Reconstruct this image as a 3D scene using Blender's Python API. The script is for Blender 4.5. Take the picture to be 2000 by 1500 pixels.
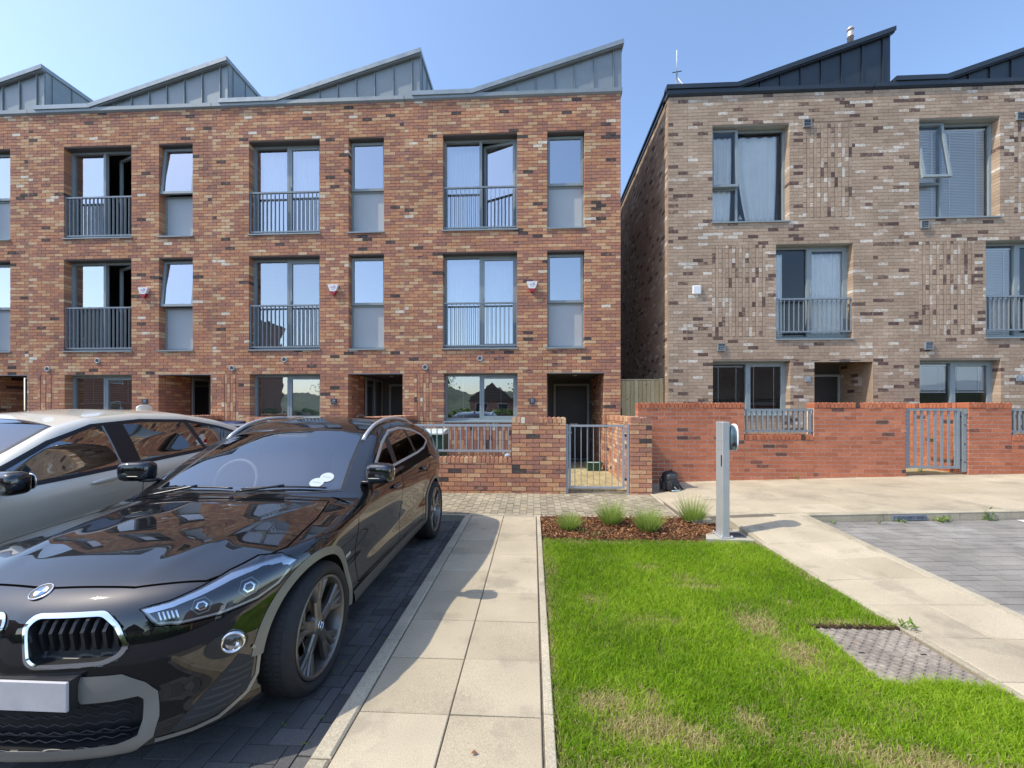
import bpy, bmesh, math, random
import numpy as np
from mathutils import Vector, Matrix
R = math.radians
random.seed(7); rng = np.random.default_rng(7)
for o in list(bpy.data.objects): bpy.data.objects.remove(o)
sc = bpy.context.scene
COL = sc.collection

# ------------------------------------------------------------------ camera
CAM = (0.0, 0.0, 1.47)
cd = bpy.data.cameras.new('camera'); cam = bpy.data.objects.new('camera', cd); COL.objects.link(cam)
cd.sensor_width = 36; cd.sensor_fit = 'HORIZONTAL'; cd.lens = 36 * 820 / 2000
cd.shift_y = 0.025; cd.clip_start = 0.05; cd.clip_end = 3000
cam.location = CAM; cam.rotation_euler = (R(90), 0, math.atan(41 / 820.))
sc.camera = cam
# ------------------------------------------------------------------ light
SUN_EL, SUN_AZ = 52.5, 17.0          # the light travels towards +X and a little towards +Y
w = bpy.data.worlds.new('World'); sc.world = w; w.use_nodes = True
nt = w.node_tree; nt.nodes.clear()
sky = nt.nodes.new('ShaderNodeTexSky'); sky.sky_type = 'NISHITA'; sky.sun_disc = False
sky.sun_elevation = R(SUN_EL)
ldir = Vector((math.cos(R(SUN_EL)) * math.cos(R(SUN_AZ)), math.cos(R(SUN_EL)) * math.sin(R(SUN_AZ)), -math.sin(R(SUN_EL))))
tosun = -ldir
sky.sun_rotation = math.atan2(tosun.x, tosun.y)
sky.air_density = 1.0; sky.dust_density = 1.1; sky.ozone_density = 2.6; sky.altitude = 0
bg = nt.nodes.new('ShaderNodeBackground'); bg.inputs['Strength'].default_value = 0.15
wo = nt.nodes.new('ShaderNodeOutputWorld')
nt.links.new(sky.outputs[0], bg.inputs[0]); nt.links.new(bg.outputs[0], wo.inputs[0])
sd = bpy.data.lights.new('sun', 'SUN'); sd.energy = 2.05; sd.angle = R(0.53); sd.color = (1.0, 0.93, 0.80)
so = bpy.data.objects.new('sun', sd); COL.objects.link(so)
so.rotation_euler = ldir.to_track_quat('-Z', 'Y').to_euler(); so.location = (-20, -5, 30)
vs = sc.view_settings
sc.display_settings.display_device = 'sRGB'
vs.view_transform = 'Standard'; vs.look = 'None'; vs.exposure = 1.05; vs.gamma = 1.0; vs.use_curve_mapping = False
sc.render.engine = 'CYCLES'
sc.cycles.max_bounces = 8; sc.cycles.diffuse_bounces = 3; sc.cycles.glossy_bounces = 4
sc.cycles.transparent_max_bounces = 12; sc.cycles.transmission_bounces = 4

# ------------------------------------------------------------------ materials
MATS = {}
def newmat(name):
    m = bpy.data.materials.new(name); m.use_nodes = True
    n = m.node_tree; n.nodes.clear()
    out = n.nodes.new('ShaderNodeOutputMaterial')
    MATS[name] = m
    return m, n, out
def N(n, t, **kw):
    x = n.nodes.new(t)
    for k, v in kw.items():
        if k in x.inputs: x.inputs[k].default_value = v
        else: setattr(x, k, v)
    return x
def L(n, a, b): n.links.new(a, b)
def ramp(n, stops, interp='LINEAR'):
    r = n.nodes.new('ShaderNodeValToRGB'); r.color_ramp.interpolation = interp
    e = r.color_ramp.elements
    while len(e) < len(stops): e.new(0.5)
    for k, (p, c) in enumerate(stops):
        e[k].position = p; e[k].color = (c[0], c[1], c[2], 1)
    return r
def mixc(n, fac, a, b, mode='MIX'):
    m = n.nodes.new('ShaderNodeMix'); m.data_type = 'RGBA'; m.blend_type = mode
    for s, v in ((0, fac), (6, a), (7, b)):
        if hasattr(v, 'links') or hasattr(v, 'is_linked'): n.links.new(v, m.inputs[s])
        else: m.inputs[s].default_value = v if s == 0 else (v[0], v[1], v[2], 1)
    return m.outputs[2]
def noise(n, scale, detail=3, rough=0.55, coord=None, dist=0.0):
    t = N(n, 'ShaderNodeTexNoise', Scale=scale, Detail=detail, Roughness=rough, Distortion=dist)
    if coord is not None: L(n, coord, t.inputs['Vector'])
    return t.outputs[0]
def pos(n): return n.nodes.new('ShaderNodeNewGeometry').outputs['Position']
def maprange(n, v, a, b, c, d):
    m = N(n, 'ShaderNodeMapRange'); L(n, v, m.inputs[0])
    for k, x in enumerate((a, b, c, d)): m.inputs[1 + k].default_value = x
    return m.outputs[0]
def bump(n, h, strength, dist=0.01):
    b = N(n, 'ShaderNodeBump', Strength=strength, Distance=dist); L(n, h, b.inputs['Height']); return b.outputs[0]

def plain(name, col, rough=0.5, metal=0.0, spec=0.5, coat=0.0, var=0.0, vscale=6, bmp=0.0, bscale=200, bdist=0.003, rvar=0.0):
    """a surface of one colour with faint dirt, grain and relief"""
    m, n, out = newmat(name)
    b = N(n, 'ShaderNodeBsdfPrincipled', Roughness=rough, Metallic=metal)
    b.inputs['Specular IOR Level'].default_value = spec
    b.inputs['Coat Weight'].default_value = coat
    b.inputs['Base Color'].default_value = (*col, 1)
    if var or rvar:
        p = pos(n); nz = noise(n, vscale, 5, 0.6, p)
        if var:
            f = maprange(n, nz, 0.3, 0.7, 1 - var, 1 + var)
            h = N(n, 'ShaderNodeVectorMath', operation='SCALE'); h.inputs[0].default_value = col
            L(n, f, h.inputs['Scale']); L(n, h.outputs[0], b.inputs['Base Color'])
        if rvar: L(n, maprange(n, nz, 0.3, 0.7, rough - rvar, rough + rvar), b.inputs['Roughness'])
    if bmp:
        L(n, bump(n, noise(n, bscale, 3, 0.6, pos(n)), bmp, bdist), b.inputs['Normal'])
    L(n, b.outputs[0], out.inputs[0])
    return m

def tone_mat(name, stops, rough=0.85, grain=60, gamt=0.35, big=1.2, bamt=0.12, streak=None, bmp=0.6, bscale=90, bdist=0.004, interp='LINEAR', stain=None, speck=None):
    """pieces (bricks, slabs, blocks): colour by the piece's own 'tone', plus grain and relief in world space"""
    m, n, out = newmat(name)
    b = N(n, 'ShaderNodeBsdfPrincipled', Roughness=rough); b.inputs['Specular IOR Level'].default_value = 0.25
    at = N(n, 'ShaderNodeAttribute', attribute_name='tone')
    p = pos(n)
    tn = at.outputs['Fac']
    if streak:
        mp = N(n, 'ShaderNodeMapping'); L(n, p, mp.inputs[0]); mp.inputs['Scale'].default_value = streak[0]
        s = noise(n, 1.0, 4, 0.65, mp.outputs[0])
        ad = N(n, 'ShaderNodeMath', operation='ADD'); L(n, tn, ad.inputs[0]); L(n, maprange(n, s, 0.3, 0.7, -streak[1], streak[1]), ad.inputs[1])
        ad.use_clamp = True; tn = ad.outputs[0]
    r = ramp(n, stops, interp); L(n, tn, r.inputs[0])
    g = noise(n, grain, 4, 0.7, p)
    c = mixc(n, 1.0, r.outputs[0], mixc(n, maprange(n, g, 0.35, 0.65, 0, 1), (1 - gamt,) * 3, (1 + gamt,) * 3), 'MULTIPLY')
    g2 = noise(n, big, 3, 0.5, p)
    c = mixc(n, 1.0, c, mixc(n, maprange(n, g2, 0.3, 0.7, 0, 1), (1 - bamt,) * 3, (1 + bamt,) * 3), 'MULTIPLY')
    if stain:      # (colour, noise scale, threshold, amount): lime bloom, moss or dirt patches
        s = noise(n, stain[1], 5, 0.65, p)
        c = mixc(n, maprange(n, s, stain[2], stain[2] + 0.1, 0, stain[3]), c, stain[0])
    if speck:
        s = noise(n, speck[1], 2, 0.5, p)
        c = mixc(n, maprange(n, s, speck[2], speck[2] + 0.05, 0, speck[3]), c, speck[0])
    L(n, c, b.inputs['Base Color'])
    if bmp: L(n, bump(n, noise(n, bscale, 4, 0.7, p), bmp, bdist), b.inputs['Normal'])
    L(n, b.outputs[0], out.inputs[0])
    return m

def glass(name, refl=0.4, tint=(0.75, 0.8, 0.8), rough=0.01, warp=0.0):
    m, n, out = newmat(name)
    t = N(n, 'ShaderNodeBsdfTransparent'); t.inputs[0].default_value = (*tint, 1)
    g = N(n, 'ShaderNodeBsdfGlossy', Roughness=rough); g.inputs[0].default_value = (0.96, 0.97, 1.0, 1)
    if warp: L(n, bump(n, noise(n, 2.2, 2, .5, pos(n)), warp, .05), g.inputs['Normal'])
    lw = N(n, 'ShaderNodeLayerWeight', Blend=0.35)
    f = maprange(n, lw.outputs['Fresnel'], 0.0, 1.0, refl, 1.0)
    mx = n.nodes.new('ShaderNodeMixShader'); L(n, f, mx.inputs[0]); L(n, t.outputs[0], mx.inputs[1]); L(n, g.outputs[0], mx.inputs[2])
    L(n, mx.outputs[0], out.inputs[0])
    return m
def glow(name, col, s):
    m, n, out = newmat(name); e = N(n, 'ShaderNodeEmission', Strength=s); e.inputs[0].default_value = (*col, 1)
    L(n, e.outputs[0], out.inputs[0]); return m

LEFT_STOPS = [(0.0, (0.08, 0.065, 0.06)), (0.05, (0.13, 0.09, 0.08)), (0.09, (0.34, 0.17, 0.125)), (0.27, (0.43, 0.205, 0.135)), (0.44, (0.51, 0.235, 0.13)),
              (0.60, (0.57, 0.30, 0.16)), (0.80, (0.62, 0.40, 0.23)), (0.95, (0.66, 0.49, 0.31)), (1.0, (0.73, 0.66, 0.55))]
tone_mat('brick_multi', LEFT_STOPS, streak=((9, 9, 22), 0.07), grain=70, gamt=0.28, bmp=0.5)
RIGHT_STOPS = [(0.0, (0.11, 0.07, 0.06)), (0.12, (0.17, 0.11, 0.09)), (0.20, (0.355, 0.25, 0.175)), (0.5, (0.435, 0.318, 0.225)), (0.84, (0.505, 0.38, 0.275)), (0.92, (0.61, 0.52, 0.42)), (1.0, (0.70, 0.64, 0.55))]
tone_mat('brick_tan', RIGHT_STOPS, streak=((16, 16, 30), 0.12), grain=80, gamt=0.22, bmp=0.5)
RED_STOPS = [(0.0, (0.09, 0.055, 0.045)), (0.05, (0.15, 0.075, 0.055)), (0.12, (0.35, 0.115, 0.062)), (0.5, (0.46, 0.155, 0.08)), (0.9, (0.54, 0.20, 0.105)), (1.0, (0.57, 0.25, 0.145))]
tone_mat('brick_red', RED_STOPS, streak=((18, 18, 30), 0.07), grain=60, gamt=0.25, stain=((0.55, 0.42, 0.36), 3.0, 0.66, 0.5))
plain('mortar_dark', (0.20, 0.125, 0.09), 0.95, var=0.2, vscale=30, bmp=0.4, bscale=150)
plain('mortar_tan', (0.33, 0.235, 0.165), 0.95, var=0.2, vscale=30)
plain('mortar_pale', (0.66, 0.52, 0.42), 0.95, var=0.25, vscale=20)
plain('zinc_grey', (0.27, 0.30, 0.305), 0.48, 0.25, var=0.10, vscale=3, rvar=0.08, bmp=0.05, bscale=8)
plain('zinc_light', (0.31, 0.35, 0.365), 0.4, 0.3, var=0.12, vscale=4, rvar=0.08)
plain('zinc_dark', (0.035, 0.045, 0.058), 0.42, 0.2, var=0.12, vscale=3, rvar=0.08, bmp=0.05, bscale=8)
plain('frame_grey', (0.27, 0.315, 0.325), 0.45, var=0.05, vscale=5)
plain('rail_grey', (0.24, 0.275, 0.30), 0.42, 0.1, var=0.08, vscale=9)
plain('gate_grey', (0.36, 0.385, 0.42), 0.42, 0.2, var=0.08, vscale=9)
plain('panel_grey', (0.44, 0.475, 0.49), 0.5, var=0.03, vscale=2)
plain('reveal_metal', (0.33, 0.345, 0.30), 0.55, var=0.05)
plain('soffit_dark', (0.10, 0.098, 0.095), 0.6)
plain('door_dark', (0.035, 0.032, 0.033), 0.45, var=0.15, vscale=4)
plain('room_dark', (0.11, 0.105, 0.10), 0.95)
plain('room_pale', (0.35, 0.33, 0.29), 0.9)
plain('white_plastic', (0.78, 0.78, 0.77), 0.35)
plain('red_plastic', (0.42, 0.012, 0.03), 0.3)
plain('pink_print', (0.45, 0.06, 0.30), 0.5); plain('red_print', (0.6, 0.06, 0.04), 0.5); plain('teal_print', (0.2, 0.4, 0.4), 0.5)
plain('slate_plate', (0.045, 0.055, 0.07), 0.5, var=0.1); plain('plate_print', (0.55, 0.6, 0.65), 0.5)
plain('steel', (0.5, 0.5, 0.5), 0.3, 0.9); plain('black_plastic', (0.018, 0.018, 0.02), 0.5)
plain('curtain', (0.95, 0.94, 0.91), 0.9, var=0.04, vscale=3); plain('blind_white', (0.94, 0.93, 0.91), 0.6); plain('blind_grey', (0.42, 0.44, 0.42), 0.7)
glass('glass_house', 0.46, (0.8, 0.82, 0.82), warp=.035); glass('glass_clear', 0.02, (0.98, 0.99, 0.99)); glass('glass_ground', 0.36, (0.75, 0.78, 0.78), warp=.03)
SLAB_STOPS = [(0.0, (0.42, 0.352, 0.245)), (0.5, (0.475, 0.402, 0.285)), (1.0, (0.53, 0.452, 0.325))]
tone_mat('slab', SLAB_STOPS, grain=260, gamt=0.30, big=2.2, bamt=0.10, bmp=0.45, bscale=300, bdist=0.003, stain=((0.25, 0.215, 0.165), 1.9, 0.54, 0.42), speck=((0.16, 0.13, 0.10), 190, 0.66, 0.5))
tone_mat('kerb', [(0, (0.34, 0.295, 0.21)), (1, (0.50, 0.435, 0.32))], grain=120, gamt=0.25, big=3, bamt=0.15, bmp=0.4, bscale=160, stain=((0.19, 0.17, 0.11), 2.2, 0.58, 0.45))
tone_mat('block_dark', [(0, (0.105, 0.102, 0.10)), (0.5, (0.135, 0.131, 0.127)), (1, (0.17, 0.164, 0.157))], grain=220, gamt=0.3, big=2.5, bamt=0.18, bmp=0.6, bscale=240, speck=((0.3, 0.28, 0.25), 150, 0.72, 0.6))
tone_mat('block_grey', [(0, (0.225, 0.21, 0.188)), (0.5, (0.25, 0.233, 0.207)), (1, (0.275, 0.256, 0.226))], grain=160, gamt=0.2, big=1.6, bamt=0.2, bmp=0.4, bscale=240, stain=((0.40, 0.38, 0.35), 1.1, 0.58, 0.5))
tone_mat('block_buff', [(0, (0.29, 0.245, 0.175)), (0.5, (0.345, 0.295, 0.21)), (1, (0.40, 0.345, 0.245))], grain=120, gamt=0.28, big=1.8, bamt=0.2, bmp=0.5, bscale=200, stain=((0.36, 0.24, 0.10), 2.5, 0.60, 0.35))
tone_mat('block_yellow', [(0, (0.38, 0.31, 0.16)), (1, (0.50, 0.42, 0.23))], grain=120, gamt=0.2, bmp=0.4)
plain('joint_sand', (0.11, 0.095, 0.075), 1.0, var=0.3, vscale=60); plain('joint_dark', (0.035, 0.033, 0.03), 1.0, var=0.35, vscale=60)
plain('joint_bright', (0.16, 0.135, 0.10), 1.0, var=0.35, vscale=60)
tone_mat('soil', [(0, (0.10, 0.065, 0.035)), (1, (0.14, 0.09, 0.05))], grain=60, gamt=0.5, bmp=1.0, bscale=60, bdist=0.02)
tone_mat('timber_fence', [(0, (0.50, 0.38, 0.19)), (0.5, (0.60, 0.48, 0.26)), (1, (0.68, 0.56, 0.33))], streak=((40, 40, 1.6), 0.3), grain=30, gamt=0.18, bmp=0.3, speck=((0.14, 0.08, 0.04), 9, 0.72, 0.8))

# ------------------------------------------------------------------ mesh helpers
class MB:
    """collects faces of one mesh"""
    def __init__(s): s.v = []; s.f = []; s.t = []; s.sm = []
    def add(s, vs_, fs, tone=0.5, smooth=False):
        o = len(s.v); s.v.extend(vs_)
        for f in fs:
            s.f.append(tuple(i + o for i in f)); s.t.append(tone); s.sm.append(smooth)
        return s
    def box(s, x0, x1, y0, y1, z0, z1, tone=0.5):
        v = [(x0, y0, z0), (x1, y0, z0), (x1, y1, z0), (x0, y1, z0), (x0, y0, z1), (x1, y0, z1), (x1, y1, z1), (x0, y1, z1)]
        return s.add(v, [(0, 3, 2, 1), (4, 5, 6, 7), (0, 1, 5, 4), (1, 2, 6, 5), (2, 3, 7, 6), (3, 0, 4, 7)], tone)
    def bbox(s, x0, x1, y0, y1, z0, z1, b=0.004, tone=0.5):
        """box with chamfered edges on the -Y side and top outline (simple cushion)"""
        bm = bmesh.new(); bmesh.ops.create_cube(bm, size=1.0)
        for q in bm.verts: q.co = Vector(((x0 + x1) / 2 + q.co.x * (x1 - x0), (y0 + y1) / 2 + q.co.y * (y1 - y0), (z0 + z1) / 2 + q.co.z * (z1 - z0)))
        bmesh.ops.bevel(bm, geom=bm.edges[:] + bm.verts[:], offset=b, segments=1, affect='EDGES')
        bm.verts.index_update()
        s.add([tuple(q.co) for q in bm.verts], [tuple(q.index for q in f.verts) for f in bm.faces], tone); bm.free(); return s
    def prism(s, poly, a0, a1, axis='y', tone=0.5):
        n = len(poly)
        mk = {'y': lambda p, a: (p[0], a, p[1]), 'x': lambda p, a: (a, p[0], p[1]), 'z': lambda p, a: (p[0], p[1], a)}[axis]
        v = [mk(p, a0) for p in poly] + [mk(p, a1) for p in poly]
        f = [tuple(range(n)), tuple(range(2 * n - 1, n - 1, -1))] + [(i, i + n, (i + 1) % n + n, (i + 1) % n) for i in range(n)]
        return s.add(v, f, tone)
    def tube(s, pts, r, seg=8, cap=True, tone=0.5, rad=None):
        pts = [Vector(p) for p in pts]; o = len(s.v); n = len(pts)
        up = Vector((0, 0, 1))
        for i, p in enumerate(pts):
            d = (pts[min(i + 1, n - 1)] - pts[max(i - 1, 0)]).normalized()
            a = d.cross(up if abs(d.z) < 0.95 else Vector((1, 0, 0))).normalized(); b_ = d.cross(a)
            rr = rad[i] if rad else r
            for k in range(seg):
                t = 2 * math.pi * k / seg; q = p + a * rr * math.cos(t) + b_ * rr * math.sin(t); s.v.append(tuple(q))
        for i in range(n - 1):
            for k in range(seg):
                k2 = (k + 1) % seg
                s.f.append((o + i * seg + k, o + i * seg + k2, o + (i + 1) * seg + k2, o + (i + 1) * seg + k)); s.t.append(tone); s.sm.append(True)
        if cap:
            s.f.append(tuple(o + k for k in range(seg))[::-1]); s.t.append(tone); s.sm.append(False)
            s.f.append(tuple(o + (n - 1) * seg + k for k in range(seg))); s.t.append(tone); s.sm.append(False)
        return s
    def lathe(s, prof, c=(0, 0, 0), axis='x', seg=32, tone=0.5, smooth=True):
        """prof: (radius, along)"""
        o = len(s.v); n = len(prof)
        for k in range(seg):
            t = 2 * math.pi * k / seg; ca, sa = math.cos(t), math.sin(t)
            for r, a in prof:
                if axis == 'x': s.v.append((c[0] + a, c[1] + r * ca, c[2] + r * sa))
                elif axis == 'y': s.v.append((c[0] + r * ca, c[1] + a, c[2] + r * sa))
                else: s.v.append((c[0] + r * ca, c[1] + r * sa, c[2] + a))
        for k in range(seg):
            k2 = (k + 1) % seg
            for i in range(n - 1):
                s.f.append((o + k * n + i, o + k2 * n + i, o + k2 * n + i + 1, o + k * n + i + 1)); s.t.append(tone); s.sm.append(smooth)
        return s
    def mesh(s, name):
        me = bpy.data.meshes.new(name); me.from_pydata(s.v, [], s.f)
        a = me.attributes.new('tone', 'FLOAT', 'FACE'); a.data.foreach_set('value', np.array(s.t, dtype=np.float32))
        me.polygons.foreach_set('use_smooth', np.array(s.sm, dtype=bool))
        me.update(); return me
    def build(s, name, mat, parent=None, fix=False, **kw):
        me = s.mesh(name)
        if fix:
            bm = bmesh.new(); bm.from_mesh(me); bmesh.ops.recalc_face_normals(bm, faces=bm.faces[:]); bm.to_mesh(me); bm.free()
        return link(name, me, mat, parent, **kw)
def link(name, me, mat=None, parent=None, loc=None, label=None, cat=None, group=None, kind=None):
    if mat is not None and not me.materials: me.materials.append(MATS[mat] if isinstance(mat, str) else mat)
    o = bpy.data.objects.new(name, me); COL.objects.link(o)
    if parent is not None: o.parent = parent
    if loc is not None: o.location = loc
    tag(o, label, cat, group, kind); return o
def tag(o, label=None, cat=None, group=None, kind=None):
    if label: o['label'] = label
    if cat: o['category'] = cat
    if group: o['group'] = group
    if kind: o['kind'] = kind
    return o
def thing(name, loc=(0, 0, 0), label=None, cat=None, group=None, kind=None, parent=None):
    o = bpy.data.objects.new(name, None); COL.objects.link(o); o.location = loc; o.empty_display_size = 0.2
    if parent is not None: o.parent = parent
    return tag(o, label, cat, group, kind)
def fastmesh(name, v, f, tone=None, smooth=False):
    """v (n,3), f (m,k) numpy arrays"""
    me = bpy.data.meshes.new(name); n, m, k = len(v), len(f), f.shape[1]
    me.vertices.add(n); me.vertices.foreach_set('co', np.asarray(v, dtype=np.float32).ravel())
    me.loops.add(m * k); me.loops.foreach_set('vertex_index', np.asarray(f, dtype=np.int32).ravel())
    me.polygons.add(m); me.polygons.foreach_set('loop_start', np.arange(0, m * k, k, dtype=np.int32))
    me.polygons.foreach_set('use_smooth', np.full(m, smooth))
    if tone is not None:
        a = me.attributes.new('tone', 'FLOAT', 'FACE'); a.data.foreach_set('value', np.asarray(tone, dtype=np.float32))
    me.update(calc_edges=True); return me
def text(name, body, size, mat, parent, loc, rot=(R(90), 0, 0), ext=0.0005):
    cu = bpy.data.curves.new(name, 'FONT'); cu.body = body; cu.size = size; cu.align_x = 'CENTER'; cu.align_y = 'CENTER'; cu.extrude = ext
    cu.resolution_u = 3
    o = bpy.data.objects.new(name, cu); COL.objects.link(o)
    dg = bpy.context.evaluated_depsgraph_get(); me = bpy.data.meshes.new_from_object(o.evaluated_get(dg))
    bpy.data.objects.remove(o)
    me.materials.clear(); o = link(name, me, mat, parent, loc); o.rotation_euler = rot; return o

# ------------------------------------------------------------------ bricks and other countable pieces
PIECE = {}
def unit_piece(key, dims, tone, mat):
    """shared mesh of one piece, centred, dims (x, y, z)"""
    k = (key, tuple(round(d, 3) for d in dims), round(tone, 2), mat)
    if k not in PIECE:
        x, y, z = (d / 2 for d in dims)
        me = MB().box(-x, x, -y, y, -z, z, tone).mesh(key); me.materials.append(MATS[mat]); PIECE[k] = me
    return PIECE[k]
def place_pieces(key, pieces, mat, parent, limit=300):
    """pieces: (x0,x1,y0,y1,z0,z1,tone). The nearest 'limit' become parts of their own, the rest one joined part."""
    c = np.array(CAM) - np.array(parent.location)
    d = [(((p[0] + p[1]) / 2 - c[0]) ** 2 + ((p[2] + p[3]) / 2 - c[1]) ** 2 + ((p[4] + p[5]) / 2 - c[2]) ** 2 + (0 if len(p) < 8 else p[7])) for p in pieces]
    order = np.argsort(d)
    for i in order[:limit]:
        x0, x1, y0, y1, z0, z1, t = pieces[i][:7]
        me = unit_piece(key, (x1 - x0, y1 - y0, z1 - z0), round(t * 24) / 24, mat)
        o = bpy.data.objects.new(key, me); COL.objects.link(o); o.parent = parent
        o.location = ((x0 + x1) / 2, (y0 + y1) / 2, (z0 + z1) / 2)
    rest = order[limit:]
    if len(rest):
        P = np.array([pieces[i][:7] for i in rest])
        n = len(P); sx = [0, 1, 1, 0, 0, 1, 1, 0]; sy = [2, 2, 3, 3, 2, 2, 3, 3]; sz = [4, 4, 4, 4, 5, 5, 5, 5]
        v = np.stack([P[:, sx], P[:, sy], P[:, sz]], axis=2).reshape(-1, 3)
        q = np.array([(0, 3, 2, 1), (4, 5, 6, 7), (0, 1, 5, 4), (1, 2, 6, 5), (2, 3, 7, 6), (3, 0, 4, 7)])
        f = (q[None] + (np.arange(n) * 8)[:, None, None]).reshape(-1, 4)
        link(key + '_field', fastmesh(key + '_field', v, f, np.repeat(P[:, 6], 6)), mat, parent, kind='stuff')
def courses(u0, u1, z0, z1, openings, bl=0.225, bh=0.075, j=0.01, shift=0.0):
    """running bond between u0..u1, z0..z1 around openings; yields (ua, ub, za, zb, touches_opening_left, touches_right)"""
    out = []; k0 = int(round(z0 / bh)); k1 = int(math.ceil((z1 - 1e-6) / bh))
    for k in range(k0, k1):
        za, zb = k * bh + j / 2, (k + 1) * bh - j / 2
        zb = min(zb, z1)
        if zb - za < 0.02: continue
        zm = (za + zb) / 2
        cuts = sorted([(max(a, u0), min(b, u1)) for a, b, c, d in openings if c < zm < d and b > u0 and a < u1])
        segs = []; cur = u0; left_open = False
        for a, b in cuts:
            if a > cur + 0.01: segs.append((cur, a, left_open, True))
            cur = max(cur, b); left_open = True
        if cur < u1 - 0.01: segs.append((cur, u1, left_open, False))
        off = shift + (bl / 2 if k % 2 else 0)
        for a, b, lo, ro in segs:
            js = [a] + [x for x in (off + bl * i for i in range(int((a - off) / bl) - 1, int((b - off) / bl) + 2)) if a + 0.055 < x < b - 0.055] + [b]
            for i in range(len(js) - 1):
                ua = js[i] + (j / 2 if i > 0 else (0 if lo else j / 2)); ub = js[i + 1] - (j / 2 if i < len(js) - 2 else (0 if ro else j / 2))
                out.append((ua, ub, za, zb, lo and i == 0, ro and i == len(js) - 2))
    return out
def tone_left():
    r = random.random()
    if r < 0.022: return 0.02
    if r < 0.034: return 0.985
    return min(0.93, max(0.10, random.choices((random.gauss(0.24, 0.08), random.gauss(0.46, 0.11), random.gauss(0.72, 0.09)), (40, 34, 26))[0]))
def tone_tan():
    r = random.random()
    if r < 0.075: return random.uniform(0.02, 0.16)
    if r < 0.185: return random.uniform(0.84, 0.97)
    return min(0.74, max(0.30, random.gauss(0.5, 0.13)))
def tone_red():
    r = random.random()
    if r < 0.04: return random.uniform(0, 0.08)
    return min(0.95, max(0.14, random.gauss(0.5, 0.16)))
def backing(mb, u0, u1, z0, z1, openings, y0, y1, e=0.004):
    """mortar wall with openings, cut into boxes"""
    ops = [(a - e, b + e, c - e, d + e) for a, b, c, d in openings]
    us = sorted({u0, u1} | {x for o in ops for x in o[:2] if u0 < x < u1}); zs = sorted({z0, z1} | {x for o in ops for x in o[2:] if z0 < x < z1})
    for i in range(len(us) - 1):
        run = None
        for k in range(len(zs) - 1):
            um, zm = (us[i] + us[i + 1]) / 2, (zs[k] + zs[k + 1]) / 2
            hole = any(a < um < b and c < zm < d for a, b, c, d in ops)
            if hole:
                if run: mb.box(us[i], us[i + 1], y0, y1, run[0], run[1]); run = None
            else: run = (run[0], zs[k + 1]) if run else (zs[k], zs[k + 1])
        if run: mb.box(us[i], us[i + 1], y0, y1, run[0], run[1])
    return mb
# ================================================================== GROUND
def lerp(a, b, t): return a + (b - a) * t
def pw(x, pts):
    return float(np.interp(x, [p[0] for p in pts], [p[1] for p in pts]))
def pav(x): return pw(x, [(2.0, 0.04), (2.6, 0.105), (3.48, 0.136), (6.1, 0.222), (12, 0.41)])
def g_rpath(x, y):
    t = min(1, max(0, (x - 2.47) / 1.01))
    zl = pw(y, [(4.4, 0.0), (5.5, 0.09)]); zr = pw(y, [(3.0, 0.0), (5.5, 0.136)])
    return lerp(zl, zr, t)
def g_strip(x, y): return pw(y, [(5.8, 0.0), (7.2, 0.035), (9.8, 0.06)])
BAY_L = -0.08
def bay_r(x, y): return 0.046 + 0.045 * (y - 5.5) + 0.028 * (x - 3.48)

plain('asphalt', (0.055, 0.055, 0.058), 0.9, var=0.2, vscale=3, bmp=0.5, bscale=120)
gme = fastmesh('ground', np.array([(-1500, -1500, -0.3), (1500, -1500, -0.3), (1500, 1500, -0.3), (-1500, 1500, -0.3)], float), np.array([(0, 1, 2, 3)]))
link('ground', gme, 'asphalt', kind='structure')

def slab_piece(name, x0, x1, y0, y1, g, parent, mat, th=0.05, tone=None, gap=0.004, jit=0.0015, cham=0.004):
    x0 += gap / 2; x1 -= gap / 2; y0 += gap / 2; y1 -= gap / 2
    cx, cy = (x0 + x1) / 2, (y0 + y1) / 2
    j = random.uniform(-jit, jit); k = random.uniform(-jit, jit)
    def top(x, y): return g(x, y) + j + k * (1 if x > cx else -1)
    zc = top(cx, cy)
    cs = [(x0, y0), (x1, y0), (x1, y1), (x0, y1)]
    v = [(x - cx, y - cy, top(x, y) - th - zc) for x, y in cs] + [(x - cx, y - cy, top(x, y) - cham - zc) for x, y in cs]
    v += [(x - cx + (cham if x < cx else -cham), y - cy + (cham if y < cy else -cham), top(x, y) - zc) for x, y in cs]
    f = [(0, 3, 2, 1), (8, 9, 10, 11)]
    for a in (0, 4):
        for i in range(4): f.append((a + i, a + (i + 1) % 4, a + 4 + (i + 1) % 4, a + 4 + i))
    t = random.uniform(0.1, 0.9) if tone is None else tone
    return MB().add(v, f, t).build(name, mat, parent, loc=(cx, cy, zc))
def sheet(name, x0, x1, y0, y1, g, mat, parent=None, kind=None, nx=8, ny=8, below=0.012):
    xs = np.linspace(x0, x1, nx + 1); ys = np.linspace(y0, y1, ny + 1)
    v = [(x, y, g(x, y) - below) for y in ys for x in xs] + [(x, y, -0.34) for x, y in ((x0, y0), (x1, y0), (x1, y1), (x0, y1))]
    f = [(j * (nx + 1) + i, j * (nx + 1) + i + 1, (j + 1) * (nx + 1) + i + 1, (j + 1) * (nx + 1) + i) for j in range(ny) for i in range(nx)]
    return MB().add(v, f).build(name, mat, parent, kind=kind)

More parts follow.
